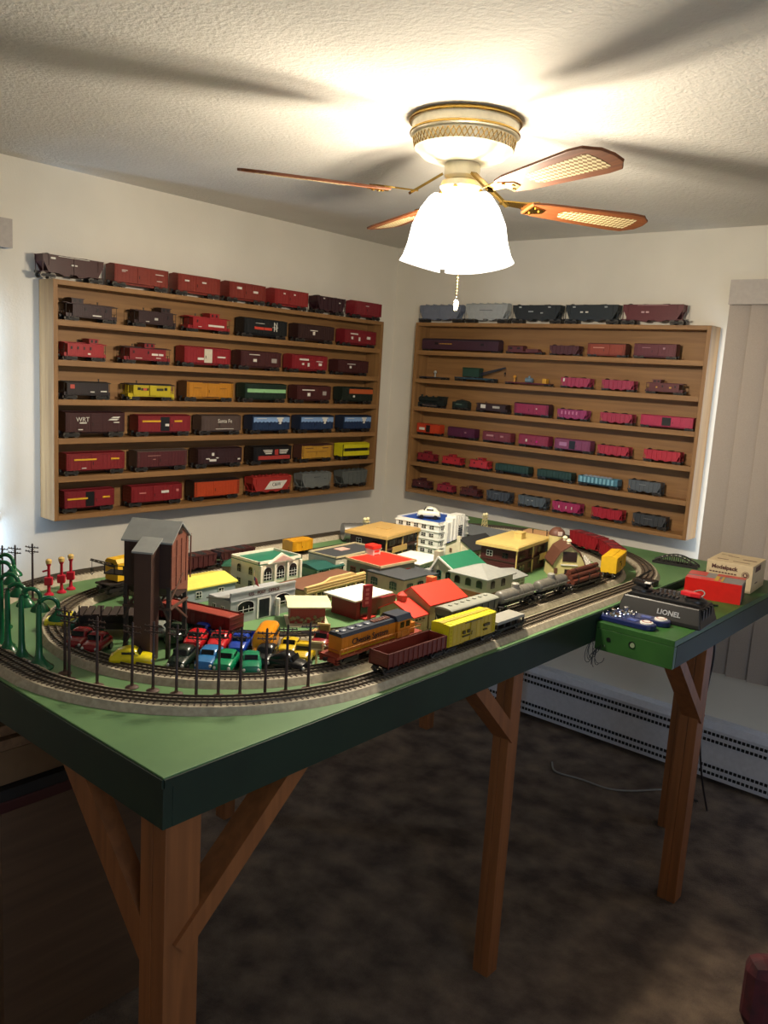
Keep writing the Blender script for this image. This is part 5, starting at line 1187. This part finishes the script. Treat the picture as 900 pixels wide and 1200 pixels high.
# local frame: F = +X faces right-front, S = -Y faces left-front
sx, sy = .112, .11; CT, CS = M('#36221c', .6), M('#7a4434', .55); RG = M('#8b8d8a', .5)
zb, zt_, zr = .138, .278, .314
m = MB(); m.box(-sx/2, sx/2, -sy/2, sy/2, zb+.03, zt_); m.prism([(-sy/2, zb+.03), (sy/2, zb+.03), (sy/2-.0, zb+.0), (-sy/2+.05, zb)], -sx/2, sx/2, 'X'); m.prism([(-sy/2, zt_), (sy/2, zt_), (0, zr)], -sx/2, sx/2, 'X')
m.build('coal_bunker', CT, t)
m = MB(); m.prism([(-sy/2+.001, zb+.03), (sy/2-.001, zb+.004), (sy/2-.001, zt_), (0, zr-.004), (-sy/2+.001, zt_)], sx/2, sx/2+.0012, 'X')
for k in range(5): m.box(sx/2, sx/2+.003, -sy/2+.001+k*.0305, -sy/2+.003+k*.0305, zb+.03, zt_)
for z in (.165, .19, .215, .24, .262): m.box(sx/2, sx/2+.002, -sy/2, sy/2, z, z+.0015)
m.build('end_boarding', CS, t); MB().box(sx/2+.001, sx/2+.003, -.01, .01, zt_+.012, zt_+.026).build('gable_window', BLACK, t)
k = 1.08; m = MB(); m.prism([(-sy/2*k, zt_-.004), (0, zr), (sy/2*k, zt_-.004), (sy/2*k, zt_), (0, zr+.005), (-sy/2*k, zt_)], -sx/2-.006, sx/2+.006, 'X'); m.build('roof', RG, t)
cx = .01; sl = .015
m = MB(); m.prism([(-sy/2-.048, 0), (-sy/2-.001, 0), (-sy/2-.001, zt_-.002), (-sy/2-.048, zt_-sl)], cx-.02, cx+.02, 'X'); m.build('elevator_shaft', M('#422a22', .55), t)
m = MB(); m.prism([(-sy/2*.9, zt_+.0045), (-sy/2-.052, zt_-sl-.004), (-sy/2-.052, zt_-sl), (-sy/2*.9, zt_+.0085)], cx-.025, cx+.025, 'X'); m.build('shaft_roof', RG, t)
for a in (-1, 1):
    for b_ in (-1, 1): MB().bar((a*(sx/2-.004), b_*(sy/2-.004), 0), (a*(sx/2-.004), b_*(sy/2-.004), zb+.034), .009, .009).build('leg', M('#2e2a28', .5), t)
for b_ in (-1, 1):
    m = MB(); m.bar((-sx/2, b_*sy/2, .12), (sx/2, b_*sy/2, .12), .005, .006); m.bar((-sx/2, b_*sy/2, .02), (0, b_*sy/2, .12), .005, .005); m.bar((sx/2, b_*sy/2, .09), (.02, b_*sy/2, .165), .005, .005); m.bar((-sx/2, b_*sy/2, .09), (-.02, b_*sy/2, .165), .005, .005); m.build('cross_brace', M('#4a3a30', .5), t)
for a in (-1, 1):
    m = MB(); m.bar((a*sx/2, -sy/2, .12), (a*sx/2, sy/2, .12), .006, .005); m.bar((a*sx/2, -sy/2, .14), (a*sx/2, .02, .19), .005, .005); m.bar((a*sx/2, -sy/2+.03, .12), (a*sx/2, sy/2, .07), .005, .005); m.build('cross_brace', M('#5a4034', .5), t)
m = MB(); m.box(-sx/2-.05, -sx/2, -sy/2, -sy/2+.04, .19, .193)
for dx in (-.048, -.024, -.002): m.bar((-sx/2+dx, -sy/2+.001, .19), (-sx/2+dx, -sy/2+.001, .213), .002, .002)
m.bar((-sx/2-.048, -sy/2+.001, .212), (-sx/2, -sy/2+.001, .212), .002, .002); m.build('side_platform', IRON, t)
# long red car beside the tower
put('gondola', 'long dark red car with rust red rim between tower and post office', 1.52, -2.495, 14, .235, '#5c1a14', H=.06, top=.86, slab='#8c3020')
# crane car and black derrick
put('crane', 'yellow crane car left of the coaling tower', 1.10, -2.445, 100, .165, '#2a2422', H=.108, cab='#d8a81a', boom='#2c2420', reach=-.72, W=.06)
t = thing('flat_wagon', 'dark wrecked plank wagon with stakes left of coaling tower', 'model train car', (1.375, -2.645, T+.0004), R(50)); t.scale = (1.15, 1.15, 1.15)
m = MB(); m.box(-.08, .08, -.03, .03, .016, .03); m.build('deck', M('#1c1715', .7), t)
m = MB()
for k in range(9): m.box(-.078+k*.0175, -.064+k*.0175, -.034, .034, .045+.001*(k % 3), .049+.001*(k % 3))
m.build('plank_load', M('#2c1e18', .8), t); m = MB(); m.box(-.07, .07, -.026, .026, .03, .045); m.build('crate_load', M('#120f0e', .7), t)
for x in (-.07, -.025, .025, .07): MB().bar((x, -.034, .02), (x, -.034, .07), .003, .003).build('stake', IRON, t)
for e in (-.055, .055): add_truck(t, e, .055, .08)
# ------------------------------------------------------------------ lineside accessories
GL = M('#0f5a35', .25)
lamps = [(1.49, -2.905, .172, 'nearest to the front, standing alone'), (1.43, -2.915, .182, 'second from the front'), (1.36, -2.913, .178, 'third from the front'), (1.31, -2.905, .192, 'in the middle of the cluster'), (1.24, -2.885, .205, 'second tallest, near the left frame edge'), (1.17, -2.845, .205, 'farthest back, with wide hood')]
def gooseneck(x, y, h, lab, rz):
    t = thing('street_lamp', 'glossy green gooseneck street lamp, '+lab, 'model street lamp', (x, y, T+.0004), rz, 'green gooseneck lamps')
    MB().lathe([(.031, 0), (.031, .003), (.025, .007), (.014, .018), (.008, .03), (.0068, .05), (.0058, h*.86)], n=24).build('post', GL, t, True)
    r = .02; m = MB(); m.tube([(0, 0, h*.84)]+[(r-r*math.cos(PI*k/10), 0, h-r+r*math.sin(PI*k/10)) for k in range(11)]+[(2*r, 0, h-r-.01)], .0048, 10); m.build('arm', GL, t, True)
    m = MB(); m.lathe([(.004, .016), (.007, .013), (.007, .006), (.012, .001), (.02, -.008), (.0215, -.013), (.019, -.012)], (2*r, 0, h-r-.018), 22); m.build('hood', GL, t, True)
    MB().sphere((2*r, 0, h-r-.03), .006, 1, 10, 8).build('bulb', M('#d8dccc', .2), t, 'all')
    return t
for k, (x, y, h, lab) in enumerate(lamps): gooseneck(x, y, h*.93, lab, R(62-6*k))
PB = M('#2a1815', .5)
def pole(x, y, h, rz, lab, arms=2, grp='brown telegraph poles'):
    t = thing('telegraph_pole', lab, 'model telegraph pole', (x, y, T+.0004), R(rz), grp)
    MB().lathe([(.014, 0), (.014, .0015), (.010, .0035), (.004, .005), (.0034, .01)], n=18).build('base', M('#4a3228', .6), t, True)
    MB().lathe([(.0034, .004), (.0026, h), (.0005, h+.003)], n=8).build('post', PB, t, True)
    for k in range(arms):
        z = h-.008-.012*k; m = MB(); m.box(-.02, .02, -.0035, -.0012, z-.0012, z+.0012)
        m.bar((-.012, -.0026, z), (0, -.0026, z-.008), .0009, .0009); m.bar((.012, -.0026, z), (0, -.0026, z-.008), .0009, .0009); ar = m.build('crossarm', PB, t)
        for u in (-.018, -.009, .009, .018): MB().lathe([(.0009, 0), (.0013, .0018), (.0007, .003)], (u, -.0026, z+.001), 6).build('insulator', M('#4c3c34', .3), ar)
    return t
PP = [(1.556, -2.88, 'first, nearest the green lamps'), (1.597, -2.893, 'second, close to the first'), (1.663, -2.866, 'third, alone beside the dark red cars'), (1.718, -2.817, 'fourth, before the coaling tower chute'), (1.762, -2.795, 'fifth, at the nose of the yellow sedan'),
      (1.808, -2.769, 'sixth, before the dark green car'), (1.853, -2.752, 'seventh, before the light blue car'), (1.875, -2.712, 'eighth, before the left teal car'), (1.904, -2.678, 'ninth, before the right teal car'),
      (1.942, -2.642, 'tenth, before the orange bus'), (1.95, -2.59, 'eleventh, before the black cars'), (1.967, -2.54, 'last, before the diesel nose')]
for k, (x, y, lab) in enumerate(PP): pole(x, y, .15 if k != 3 else .142, 20 + 3*k, 'dark brown telegraph pole between the ovals, '+lab)
pole(.985, -2.665, .16, 30, 'dark brown telegraph pole behind the green lamps, tallest of three', grp='far telegraph poles')
pole(.935, -2.69, .15, 30, 'dark brown telegraph pole behind the green lamps, left of the tallest', grp='far telegraph poles')
pole(.90, -2.71, .145, 30, 'dark brown telegraph pole half hidden behind the green lamps', grp='far telegraph poles')
RS = M('#b81c34', .35)
for x, y, lab in ((.965, -2.607, 'leftmost, with a raised arm'), (.961, -2.566, 'middle of three'), (.943, -2.527, 'rightmost of three')):
    t = thing('signal_lamp', 'red signal post with cream lamp, '+lab, 'model signal', (x, y, T+.0004), R(50), 'red signal posts')
    MB().lathe([(.014, 0), (.013, .004), (.006, .009), (.0045, .018), (.004, .085), (.006, .088), (.007, .092)], n=16).build('post', RS, t, True)
    MB().box(-.011, .011, -.010, .006, .03, .054).build('relay_box', RS, t, bevel=.002)
    MB().lathe([(.005, 0), (.0085, .002), (.009, .011), (.006, .014), (.001, .016)], (0, 0, .092), 14).build('lamp', M('#d6b46c', .4), t, True)
    if 'left' in lab: MB().bar((0, -.004, .075), (-.016, -.004, .07), .004, .005).build('signal_arm', RS, t)
for x, y, rz, lab in ((1.888, -2.437, 60, 'nearer of two, beside the diesel nose'), (1.80, -2.325, 60, 'farther of two, behind the diesel nose')):
    t = thing('crossing_sign', 'cream signboard on thin post, '+lab, 'model sign', (x, y, T+.0004), R(rz-25), 'cream signboards')
    MB().lathe([(.014, 0), (.013, .003), (.004, .006), (.0025, .012), (.0025, .06)], n=16).build('post', M('#cdb87c', .5), t, True)
    sb = MB().box(-.016, .016, -.002, .002, .045, .066).build('sign_board', M('#cdb87c', .5), t)
    MB().box(-.013, .013, -.0026, -.002, .049, .062).build('sign_face', M('#7c6c3c', .6), sb)
for k, (x, y, lab) in enumerate(((1.775, -2.345, 'flat on the green beside the siding'),)):
    t = thing('loading_block', 'small tan block '+lab, 'model accessory', (1.735, -2.29, T+.0202)); MB().box(-.012, .012, -.012, .012, 0, .006).build('block', M('#a88850', .6), t, bevel=.001)

# ------------------------------------------------------------------ toy cars
def toy(kind, label, x, y, deg, L, col, roof=None, grp='toy cars parked by the tracks', W=.04, H=.034, z=T):
    t = thing({'bus': 'toy_bus', 'truck': 'toy_truck'}.get(kind, 'toy_car'), label, 'toy car', (x, y, z+.0004), R(deg), grp)
    B = M(col, .25); r = .0072; t.scale = (1.2, 1.2, 1.2)
    if kind == 'bus':
        m = MB(); m.loft([(-L/2, .028, W*.40, .018), (-L*.49, .03, W*.47, .024), (-L*.3, .031, W/2, .027), (L*.3, .031, W/2, .027), (L*.36, .027, W*.49, .022), (L*.42, .018, W*.44, .012), (L*.5, .017, W*.38, .010)], 20, 4); m.build('body', B, t, True)
        for s in (-1, 1):
            for k in range(6): MB().box((-.42+k*.12)*L, (-.34+k*.12)*L, s*W*.495, s*W*.508, .036, .048).build('window', GLASSD, t)
        for s in (-1, 1): MB().box(L*.345, L*.362, s*.002, s*.015, .035, .045).build('windshield', GLASSD, t)
        MB().box(L*.495, L*.51, -.009, .009, .012, .02).build('grille', DARK, t)
    elif kind == 'truck':
        m = MB(); m.loft([(0, .02, W*.45, .01), (.02*L, .02, W*.48, .012), (.4*L, .019, W*.46, .011), (.5*L, .017, W*.4, .008)], 16, 3.5); m.loft([(.0, .03, W*.42, .011), (.06*L, .03, W*.42, .012), (.17*L, .03, W*.4, .011), (.24*L, .025, W*.38, .004)], 16, 4); m.build('cab', B, t, True)
        m = MB(); m.box(-.5*L, 0, -W/2, W/2, .012, .016)
        for s in (-1, 1): m.box(-.5*L, 0, s*W/2, s*(W/2-.002), .016, .028)
        m.box(-.5*L, -.48*L, -W/2, W/2, .016, .028); m.build('cargo_bed', B, t)
        MB().box(.205*L, .235*L, -W*.33, W*.33, .029, .038).build('windshield', GLASSD, t)
    else:
        fat = kind == 'sedan'
        top = .034 if fat else .03
        prof = [(-.5, .013, .34, .006), (-.47, .016, .43, .009), (-.3, .018, .49, .0115), (0, .018, .5, .0115), (.3, .0175, .49, .011), (.46, .016, .44, .009), (.5, .013, .36, .006)]
        m = MB(); m.loft([(a*L, b, c*W, d) for a, b, c, d in prof], 20, 2.8 if fat else 3.6)
        if fat: cp = [(-.42, .022, .3, .004), (-.3, .027, .38, .008), (-.12, .029, .41, .0105), (.06, .029, .41, .0105), (.16, .026, .39, .007), (.22, .022, .36, .003)]
        else: cp = [(-.3, .025, .38, .003), (-.24, .028, .42, .0065), (-.05, .029, .43, .0075), (.1, .029, .42, .007), (.18, .026, .38, .003)]
        m.build('body', B, t, True)
        c = MB(); c.loft([(a*L, b+.001, cc*W, d) for a, b, cc, d in cp], 20, 2.8); cb = c.build('cabin', M(roof or col, .25), t, True)
        zc = .031 if fat else .0305
        MB().bar((.165*L, 0, zc-.003), (.12*L, 0, zc+.004), W*.66, .0016, (0, 1, 0)) .b.free()
        f = MB(); a0, a1 = (.205, .15) if fat else (.165, .125)
        f.prism([(a0*L, .0285), (a1*L, .0365 if not fat else .037), (a1*L+.0016, .0372 if not fat else .0378), (a0*L+.002, .029)], -W*.3, W*.3); f.build('windshield', GLASSD, t)
        for s in (-1, 1): MB().box(-.2*L, .1*L, s*W*.395, s*W*.425, .0295, .034).build('side_window', GLASSD, t)
        b = MB(); b.box(L*.49, L*.515, -W*.4, W*.4, .009, .0125); b.box(-L*.49, -L*.515, -W*.4, W*.4, .009, .0125); b.build('bumper', M(col, .25), t, bevel=.001)
        for s in (-1, 1): MB().sphere((L*.475, s*W*.33, .0175), .0035, 1, 10, 6).build('headlight', M('#b8b8ac', .2), t, 'all')
    for a in (-.3, .3):
        for s in (-1, 1): MB().tube([(a*L, s*W*.5, r), (a*L, s*W*.36, r)], r, 16).build('wheel', BLACK, t, True)
    return t
toy('sedan', 'bright yellow fastback toy car at foot of the coaling tower', 1.612, -2.75, 48, 0.08, '#d6c41a', H=.036, W=.04)
toy('sedan', 'dark red toy car, left one of the red pair behind poles', 1.425, -2.768, -55, 0.075, '#7c1a1e')
toy('sedan', 'dark red toy car, right one of the red pair behind poles', 1.475, -2.755, -55, 0.075, '#84181c')
toy('coupe', 'pale yellow toy car at left inside the inner oval', 1.279, -2.722, 50, 0.09, '#cfc236')
toy('coupe', 'dark teal toy car beside the pale yellow one', 1.335, -2.7, 50, 0.07, '#14564a')
toy('sedan', 'black green toy car beside the light blue one', 1.681, -2.66, -55, .095, '#16241c')
toy('coupe', 'light blue toy car in the front row', 1.718, -2.614, -52, .10, '#2f6ea6')
toy('coupe', 'teal green toy car, left of the teal pair', 1.762, -2.6, -52, 0.085, '#128054')
toy('coupe', 'teal green toy car, right of the teal pair', 1.806, -2.565, -40, 0.085, '#127a56')
toy('coupe', 'red toy car in second row, left one', 1.597, -2.56, -52, .085, '#b41c22')
toy('sedan', 'small royal blue toy car behind the red one', 1.565, -2.515, -75, 0.07, '#16308e')
toy('coupe', 'red toy car in second row, right one', 1.642, -2.525, -50, .09, '#b41e24')
toy('truck', 'royal blue toy pickup truck right of the red cars', 1.688, -2.495, -52, 0.1, '#1c3ea0')
toy('bus', 'orange yellow toy school bus among the cars', 1.738, -2.462, -52, 0.115, '#d88a10')
toy('sedan', 'black toy car, left one right of the teal cars', 1.79, -2.505, -55, .085, '#141618')
toy('sedan', 'black toy car, right one beside the cream signboard', 1.862, -2.502, 20, .08, '#141618')
toy('truck', 'yellow toy truck nearest the cream signboard', 1.836, -2.425, -55, .09, '#c9a81c')
toy('coupe', 'yellow toy car behind the black cars', 1.785, -2.425, -55, 0.07, '#ceae22')
toy('sedan', 'small dark red toy car far behind the yellow truck', 1.80, -2.33, -60, .06, '#7c1620')
toy('truck', 'dark green toy truck under the coaling tower', 1.53, -2.56, -60, .09, '#2a3a2c')
toy('coupe', 'small silver grey toy car under the coaling tower', 1.49, -2.585, 30, .07, '#8c9088', z=T)
toy('sedan', 'white toy ambulance on the blue roof of hospital model', 1.215, -1.15, 215, .075, '#dcdac8', z=T+.1285)
toy('coupe', 'mint green toy car beside the left brown hotel', 1.345, -1.455, 60, .07, '#6ea08c')

# ------------------------------------------------------------------ items on the control shelf
t = thing('train_transformer', 'black train transformer with red throttle handle and raised lettering', 'transformer', (2.22, -1.178, E+.0004), R(3)); t.scale = (1.06, 1.06, 1.06)
m = MB(); b = m.b; w0, d0, w1_, d1, hh = .128, .082, .115, .06, .058
lo = [b.verts.new((sx_*w0, sy_*d0, 0)) for sx_, sy_ in ((-1, -1), (1, -1), (1, 1), (-1, 1))]; mi = [b.verts.new((sx_*w0*.98, sy_*d0*.97, .012)) for sx_, sy_ in ((-1, -1), (1, -1), (1, 1), (-1, 1))]
hi = [b.verts.new((sx_*w1_, sy_*d1, hh)) for sx_, sy_ in ((-1, -1), (1, -1), (1, 1), (-1, 1))]
b.faces.new(lo[::-1]); b.faces.new(hi)
for A_, B_ in ((lo, mi), (mi, hi)):
    for i in range(4): b.faces.new((A_[i], A_[(i+1) % 4], B_[(i+1) % 4], B_[i]))
m.build('case', BLACK, t, bevel=.004)
TR2 = M('#18181a', .35)
MB().prism([(-.11, hh), (.11, hh), (.1, hh+.008), (-.1, hh+.008)], -.045, .045).build('top_plate', TR2, t, bevel=.002)
for x, c in ((-.082, TR2), (.082, TR2)):
    MB().lathe([(.032, 0), (.031, .008), (.02, .014), (.008, .016)], (x, .0, hh+.006), 28).build('dial_housing', c, t, True)
hd = MB(); hd.prism([(-.022, -.012), (.012, -.013), (.036, -.004), (.04, 0), (.036, .004), (.012, .013), (-.022, .012)], 0, .014, 'Z'); o = hd.build('throttle_handle', M('#c01f28', .3), t, bevel=.003); o.location = (.064, -.012, hh+.022); o.rotation_euler = (0, 0, R(-12))
hd = MB(); hd.prism([(-.03, -.012), (.02, -.014), (.045, 0), (.02, .014), (-.03, .012)], 0, .012, 'Z'); o = hd.build('throttle_handle', BLACK, t, bevel=.003); o.location = (-.085, .0, hh+.022); o.rotation_euler = (0, 0, R(150))
MB().box(-.07, -.052, -.02, -.008, hh+.0225+.012, hh+.038).build('white_pointer', WHITE, t)
m = MB()
for k in range(7): m.box(-.042+k*.012, -.036+k*.012, -.03, -.005, hh+.008, hh+.013+.002*(k % 2))
m.build('lever_bank', M('#4a4c50', .3, .6), t)
m = MB()
for k in range(6): m.lathe([(.003, 0), (.003, .006), (.0042, .007), (.0042, .01)], (-.035+k*.014, .03, hh+.008), 10)
m.build('terminal_posts', M('#b0b0b4', .3, .9), t)
m = MB()
for k in range(4): m.box(w1_+.001, w1_+.008, -.05+k*.026, -.04+k*.026, .01, hh-.004)
m.build('side_ribs', BLACK, t)
tx = text('LIONEL', .021, M('#b4b6bc', .3, .5), t, (.03, -.0735, .03), (R(90-22), 0, 0), bold=.02)
def remote(label, x, y, rz):
    t = thing('remote_controller', label, 'controller', (x, y, E+.0004), R(rz), 'blue train remotes')
    NBL = M('#15204e', .35); m = MB(); out = []
    for k in range(9): a = -PI/2+PI*k/8; out.append((.062+.028*math.cos(a), .028*math.sin(a)))
    for k in range(5): a = PI/2+PI/2*k/4; out.append((-.075+.012*math.cos(a), .02+.012*math.sin(a)))
    for k in range(5): a = PI+PI/2*k/4; out.append((-.075+.012*math.cos(a), -.02+.012*math.sin(a)))
    m.prism(out, 0, .017, 'Z'); m.build('casing', NBL, t, bevel=.003)
    MB().lathe([(.02, .017), (.0195, .021), (.016, .0225)], (.06, 0, 0), 28).build('control_dial', M('#d6d4cc', .35), t, True)
    MB().lathe([(.0145, .0225), (.0145, .0231)], (.06, 0, 0), 24).build('dial_label', M('#9c5c54', .5), t)
    MB().lathe([(.011, .0231), (.011, .0236)], (.06, 0, 0), 24).build('dial_centre', M('#d6d4cc', .35), t)
    MB().lathe([(.018, .017), (.017, .022), (.009, .024)], (-.045, 0, 0), 24).build('metal_boss', CHROME, t, True)
    MB().lathe([(.008, .022), (.0085, .035), (.006, .037)], (-.05, 0, 0), 16).build('metal_knob', CHROME, t, True)
    m = MB()
    for dx, dy in ((-.078, .015), (-.078, -.015), (-.02, .014), (-.02, -.014), (-.035, .0195), (-.062, -.0195)): m.lathe([(.004, .017), (.004, .022), (.002, .024)], (dx, dy, 0), 10)
    m.build('screw_terminals', CHROME, t)
    MB().box(.0, .03, -.012, .012, .017, .0182).build('raised_label', M('#3a4a8c', .4), t)
remote('navy blue train remote with round cream dial, front one', 2.175, -1.367, -1)
remote('navy blue train remote with round cream dial, rear one touching transformer', 2.19, -1.303, 9)
# red carton
t = thing('carton', 'glossy red carton with grey window, in front of cream box', 'box', (2.23, -.77, E+.0004), R(12)); t.scale = (1.1, 1.15, 1.12)
m = MB(); m.box(-.085, .085, -.06, .06, 0, .062); m.build('carton_body', M('#7c7876', .5), t, bevel=.001)
m = MB(); m.box(-.0855, .0855, -.0608, -.06, 0, .0625); m.box(-.0855, .02, -.061, -.02, .0622, .0628); m.build('red_front', M('#c4201a', .3), t)
m = MB(); m.box(-.0858, -.03, .0, .0605, .0622, .0629); m.box(.0, .0856, .03, .0605, .0622, .0629); m.build('red_flap', M('#b42a20', .35), t)
m = MB(); m.box(-.0, .012, -.05, .02, .0628, .0634); m.box(.02, .026, -.05, .02, .0628, .0634); m.build('yellow_stripe', M('#b89434', .5), t)
m = MB(); m.box(.0852, .0862, -.02, .05, .004, .05); m.build('dark_end_print', M('#4a1c20', .5), t)
# cream box
t = thing('carton', 'cream cardboard box with dark printed lettering and round emblem', 'box', (2.22, -.525, E+.0004), R(4))
CB = M('#c8b490', .6); m = MB(); m.box(-.082, .082, -.1, .1, 0, .103); m.build('carton_body', CB, t, bevel=.001)
PR = M('#54302c', .6)
text('Modelpack', .021, PR, t, (-.018, -.1008, .082), (PI/2, 0, 0), bold=.03)
m = MB()
for k in range(9): m.box(-.07+k*.011, -.062+k*.011, -.1008, -.1, .06, .0645)
for k in range(7): m.box(-.05+k*.011, -.042+k*.011, -.1008, -.1, .05, .0535)
m.build('small_print', PR, t)
m = MB(); n = 28
ring = [(.013*math.cos(2*PI*k/n), .013*math.sin(2*PI*k/n)) for k in range(n)]
e1 = MB().prism(ring, -.0009, 0).build('emblem', PR, t); e1.location = (.058, -.1, .066)
e2 = MB().prism([(a*.84, b_*.84) for a, b_ in ring], -.0013, -.0009).build('emblem_ring', CB, e1); e3 = MB().prism([(a*.7, b_*.7) for a, b_ in ring], -.0017, -.0013).build('emblem_disc', PR, e1)
MB().prism([(-.004, -.004), (.003, -.004), (.004, 0), (0, .001), (.004, .004), (-.004, .005)], -.0021, -.0017).build('emblem_mark', CB, e1)
m = MB(); m.box(-.06, -.02, -.05, -.042, .103, .1036); m.box(.02, .07, .0, .01, .103, .1036); m.box(-.04, .0, .03, .034, .103, .1036); m.box(-.07, -.03, .05, .053, .103, .1036); m.box(.0, .06, -.06, -.055, .103, .1036); m.build('top_print', PR, t)
m = MB(); m.box(.082, .0826, -.06, .02, .075, .095); m.box(.082, .0826, -.05, -.01, .03, .034); m.build('side_print', PR, t)
# black bridge / coal heap behind
t = thing('trestle_bridge', 'black arched model bridge piece lying at back corner of table', 'model bridge', (1.98, -.50, T+.0004), R(10))
m = MB()
for s in (-1, 1):
    pts = [(-.085+.17*k/10, s*.022, .01+.03*math.sin(PI*k/10)) for k in range(11)]
    m.tube(pts, .003, 6); m.bar((-.088, s*.022, .006), (.088, s*.022, .006), .005, .01)
    for k in range(1, 10): m.bar((pts[k][0], s*.022, .008), pts[k], .003, .003)
for k in range(9): m.bar((-.07+k*.0175, -.022, .008), (-.07+k*.0175, .022, .008), .004, .003)
m.build('girders', M('#1c1818', .6), t)
m = MB()
for k in range(7): m.lathe([(.003, 0), (.003, .002)], (-.05+k*.017, -.022, .012+.03*math.sin(PI*(k+2)/10)), 8)
m.build('rivets', M('#b8b4a8', .3), t)
# black handheld controller and cables on the shelf
t = thing('power_supply', 'small black power supply behind the transformer', 'power supply', (2.14, -.95, T+.0004), R(12)); t.location = (2.155, -.965, E+.0004)
m = MB(); m.box(-.05, .05, -.025, .025, 0, .034); m.build('case', BLACK, t, bevel=.003); MB().box(.02, .045, -.026, -.025, .008, .026).build('label', M('#a8a49c', .5), t)
t = thing('lever_switch', 'black lever switch with long arm behind transformer', 'track switch lever', (2.05, -.90, T+.0004)); t.location = (2.04, -.93, T+.0004)
m = MB(); m.box(-.04, .04, -.02, .02, 0, .02); m.build('base', BLACK, t, bevel=.003); MB().bar((-.03, 0, .02), (.015, 0, .055), .008, .006).build('lever', BLACK, t)
def cable(name, label, pts, r, mat, cat='cable'):
    P = [Vector(p) for p in pts]; out = []
    for i in range(len(P)-1):
        p0, p1, p2, p3 = P[max(i-1, 0)], P[i], P[i+1], P[min(i+2, len(P)-1)]
        for k in range(8):
            s = k/8; out.append(.5*((2*p1)+(-p0+p2)*s+(2*p0-5*p1+4*p2-p3)*s*s+(-p0+3*p1-3*p2+p3)*s**3))
    out.append(P[-1]); return tag(MB().tube(out, r, 8).build(name, mat, None, True), label, cat)
cable('loose_cable', 'looped grey wire lying behind the transformer', [(2.20, -.99, E+.004), (2.235, -.985, E+.02), (2.26, -.96, E+.045), (2.235, -.93, E+.05), (2.21, -.96, E+.035), (2.25, -1.0, E+.03), (2.29, -.985, E+.004)], .0022, M('#8a8886', .5))
cable('loose_cable', 'black wire lying on the shelf beside red carton', [(2.1, -.86, E+.003), (2.14, -.9, E+.012), (2.2, -.9, E+.003), (2.25, -.92, E+.003), (2.29, -.90, E+.003)], .003, BLACK)
cable('floor_cable', 'white cable lying on the carpet towards the right leg', [(1.50, -.45, .006), (1.56, -.52, .006), (1.68, -.50, .006), (1.80, -.49, .006), (1.88, -.43, .006), (1.96, -.33, .006), (2.06, -.22, .006)], .004, M('#8a867e', .6))
cable('hanging_cable', 'dark cable hanging down between the two right legs', [(2.2, -.7, .93), (2.19, -.7, .75), (2.2, -.69, .6), (2.16, -.66, .45), (2.15, -.62, .3), (2.14, -.5, .12), (2.12, -.3, .006)], .005, M('#1c1a1c', .5))
cable('hanging_cable', 'second dark cable hanging right of the first between legs', [(2.22, -.72, .93), (2.235, -.7, .8), (2.225, -.69, .66), (2.205, -.66, .5), (2.2, -.55, .25), (2.18, -.35, .006)], .004, M('#241e22', .5))
t = thing('wire_tangle', 'tangle of thin black wires hanging under the table notch', 'wires', (2.105, -1.44, .95))
for k in range(7):
    random.seed(40+k); pts = []; r_ = random.uniform(.01, .03)
    for j in range(14): a = j*.55+k; pts.append((r_*math.cos(a)*.5+.004*k-.01, r_*math.sin(a)*.6-.01+.005*k, .0-.055*j/13+.018*math.sin(a)))
    MB().tube(pts, .0011, 5).build('wire', M('#181620', .5), t)
# ------------------------------------------------------------------ under and beside the table
cab = thing('storage_cabinet', 'brown cabinet under the table behind the front left leg', 'cabinet', (1.39, -2.95, 0))
BC = wood('brown_cabinet_board', '#4a3626', '#5c4430', 2, 'Y')
MB().box(-.5, 0, 0, .52, 0, .672).build('carcass', BC, cab, bevel=.002)
MB().box(-.51, .006, -.008, .53, .672, .70).build('dark_red_top', M('#3a1416', .4), cab, bevel=.002)
MB().box(-.5, .003, -.002, .52, .70, .728).build('black_trim', M('#0c0b0b', .6), cab)  # solid black trim slab between the dark red top and the boxes
CBX = M('#6c5236', .8, var=.1, scale=20)
t = thing('cardboard_box', 'brown cardboard box standing on the cabinet under the table', 'box', (1.2, -2.75, .7284)); MB().box(-.17, .17, -.20, .19, 0, .085).build('carton', CBX, t, bevel=.002)
MB().box(-.17, .17, -.02, .02, .085, .0856).build('packing_tape', M('#8c7250', .5), t)
for k, (dx, lab) in enumerate(((0, 'lower board of stack on the cardboard box'), (.02, 'upper board of stack on the cardboard box'))):
    t = tag(MB().box(-.18, .16, -.19, .12, 0, .026).build('wooden_board', wood('stacked_board_%s' % 'ab'[k], '#6a4c34', '#8a6a4a', 3, 'X'), None, loc=(1.21-dx, -2.76-dx*2, .8142+.0266*k), bevel=.001), 'rough tan '+lab, 'board', 'boards on the cardboard box')
t = thing('upholstered_chair', 'edge of a dark red upholstered chair at bottom right corner', 'chair', (3.15, -2.1, 0), R(38))
RUP = textured('dark_red_upholstery', '#2e080d', '#4a0f16', 30, 4, .4, .002, .8)
m = MB(); m.box(-.25, .25, -.25, .25, .30, .44); m.build('seat', RUP, t, bevel=.03)
m = MB(); m.box(-.25, .25, .2, .27, .44, .6); m.build('backrest', RUP, t, bevel=.03)
for a in (-1, 1):
    for b_ in (-1, 1): MB().bar((a*.21, b_*.21, 0), (a*.21, b_*.21, .3), .035, .035).build('leg', LEGW, t)
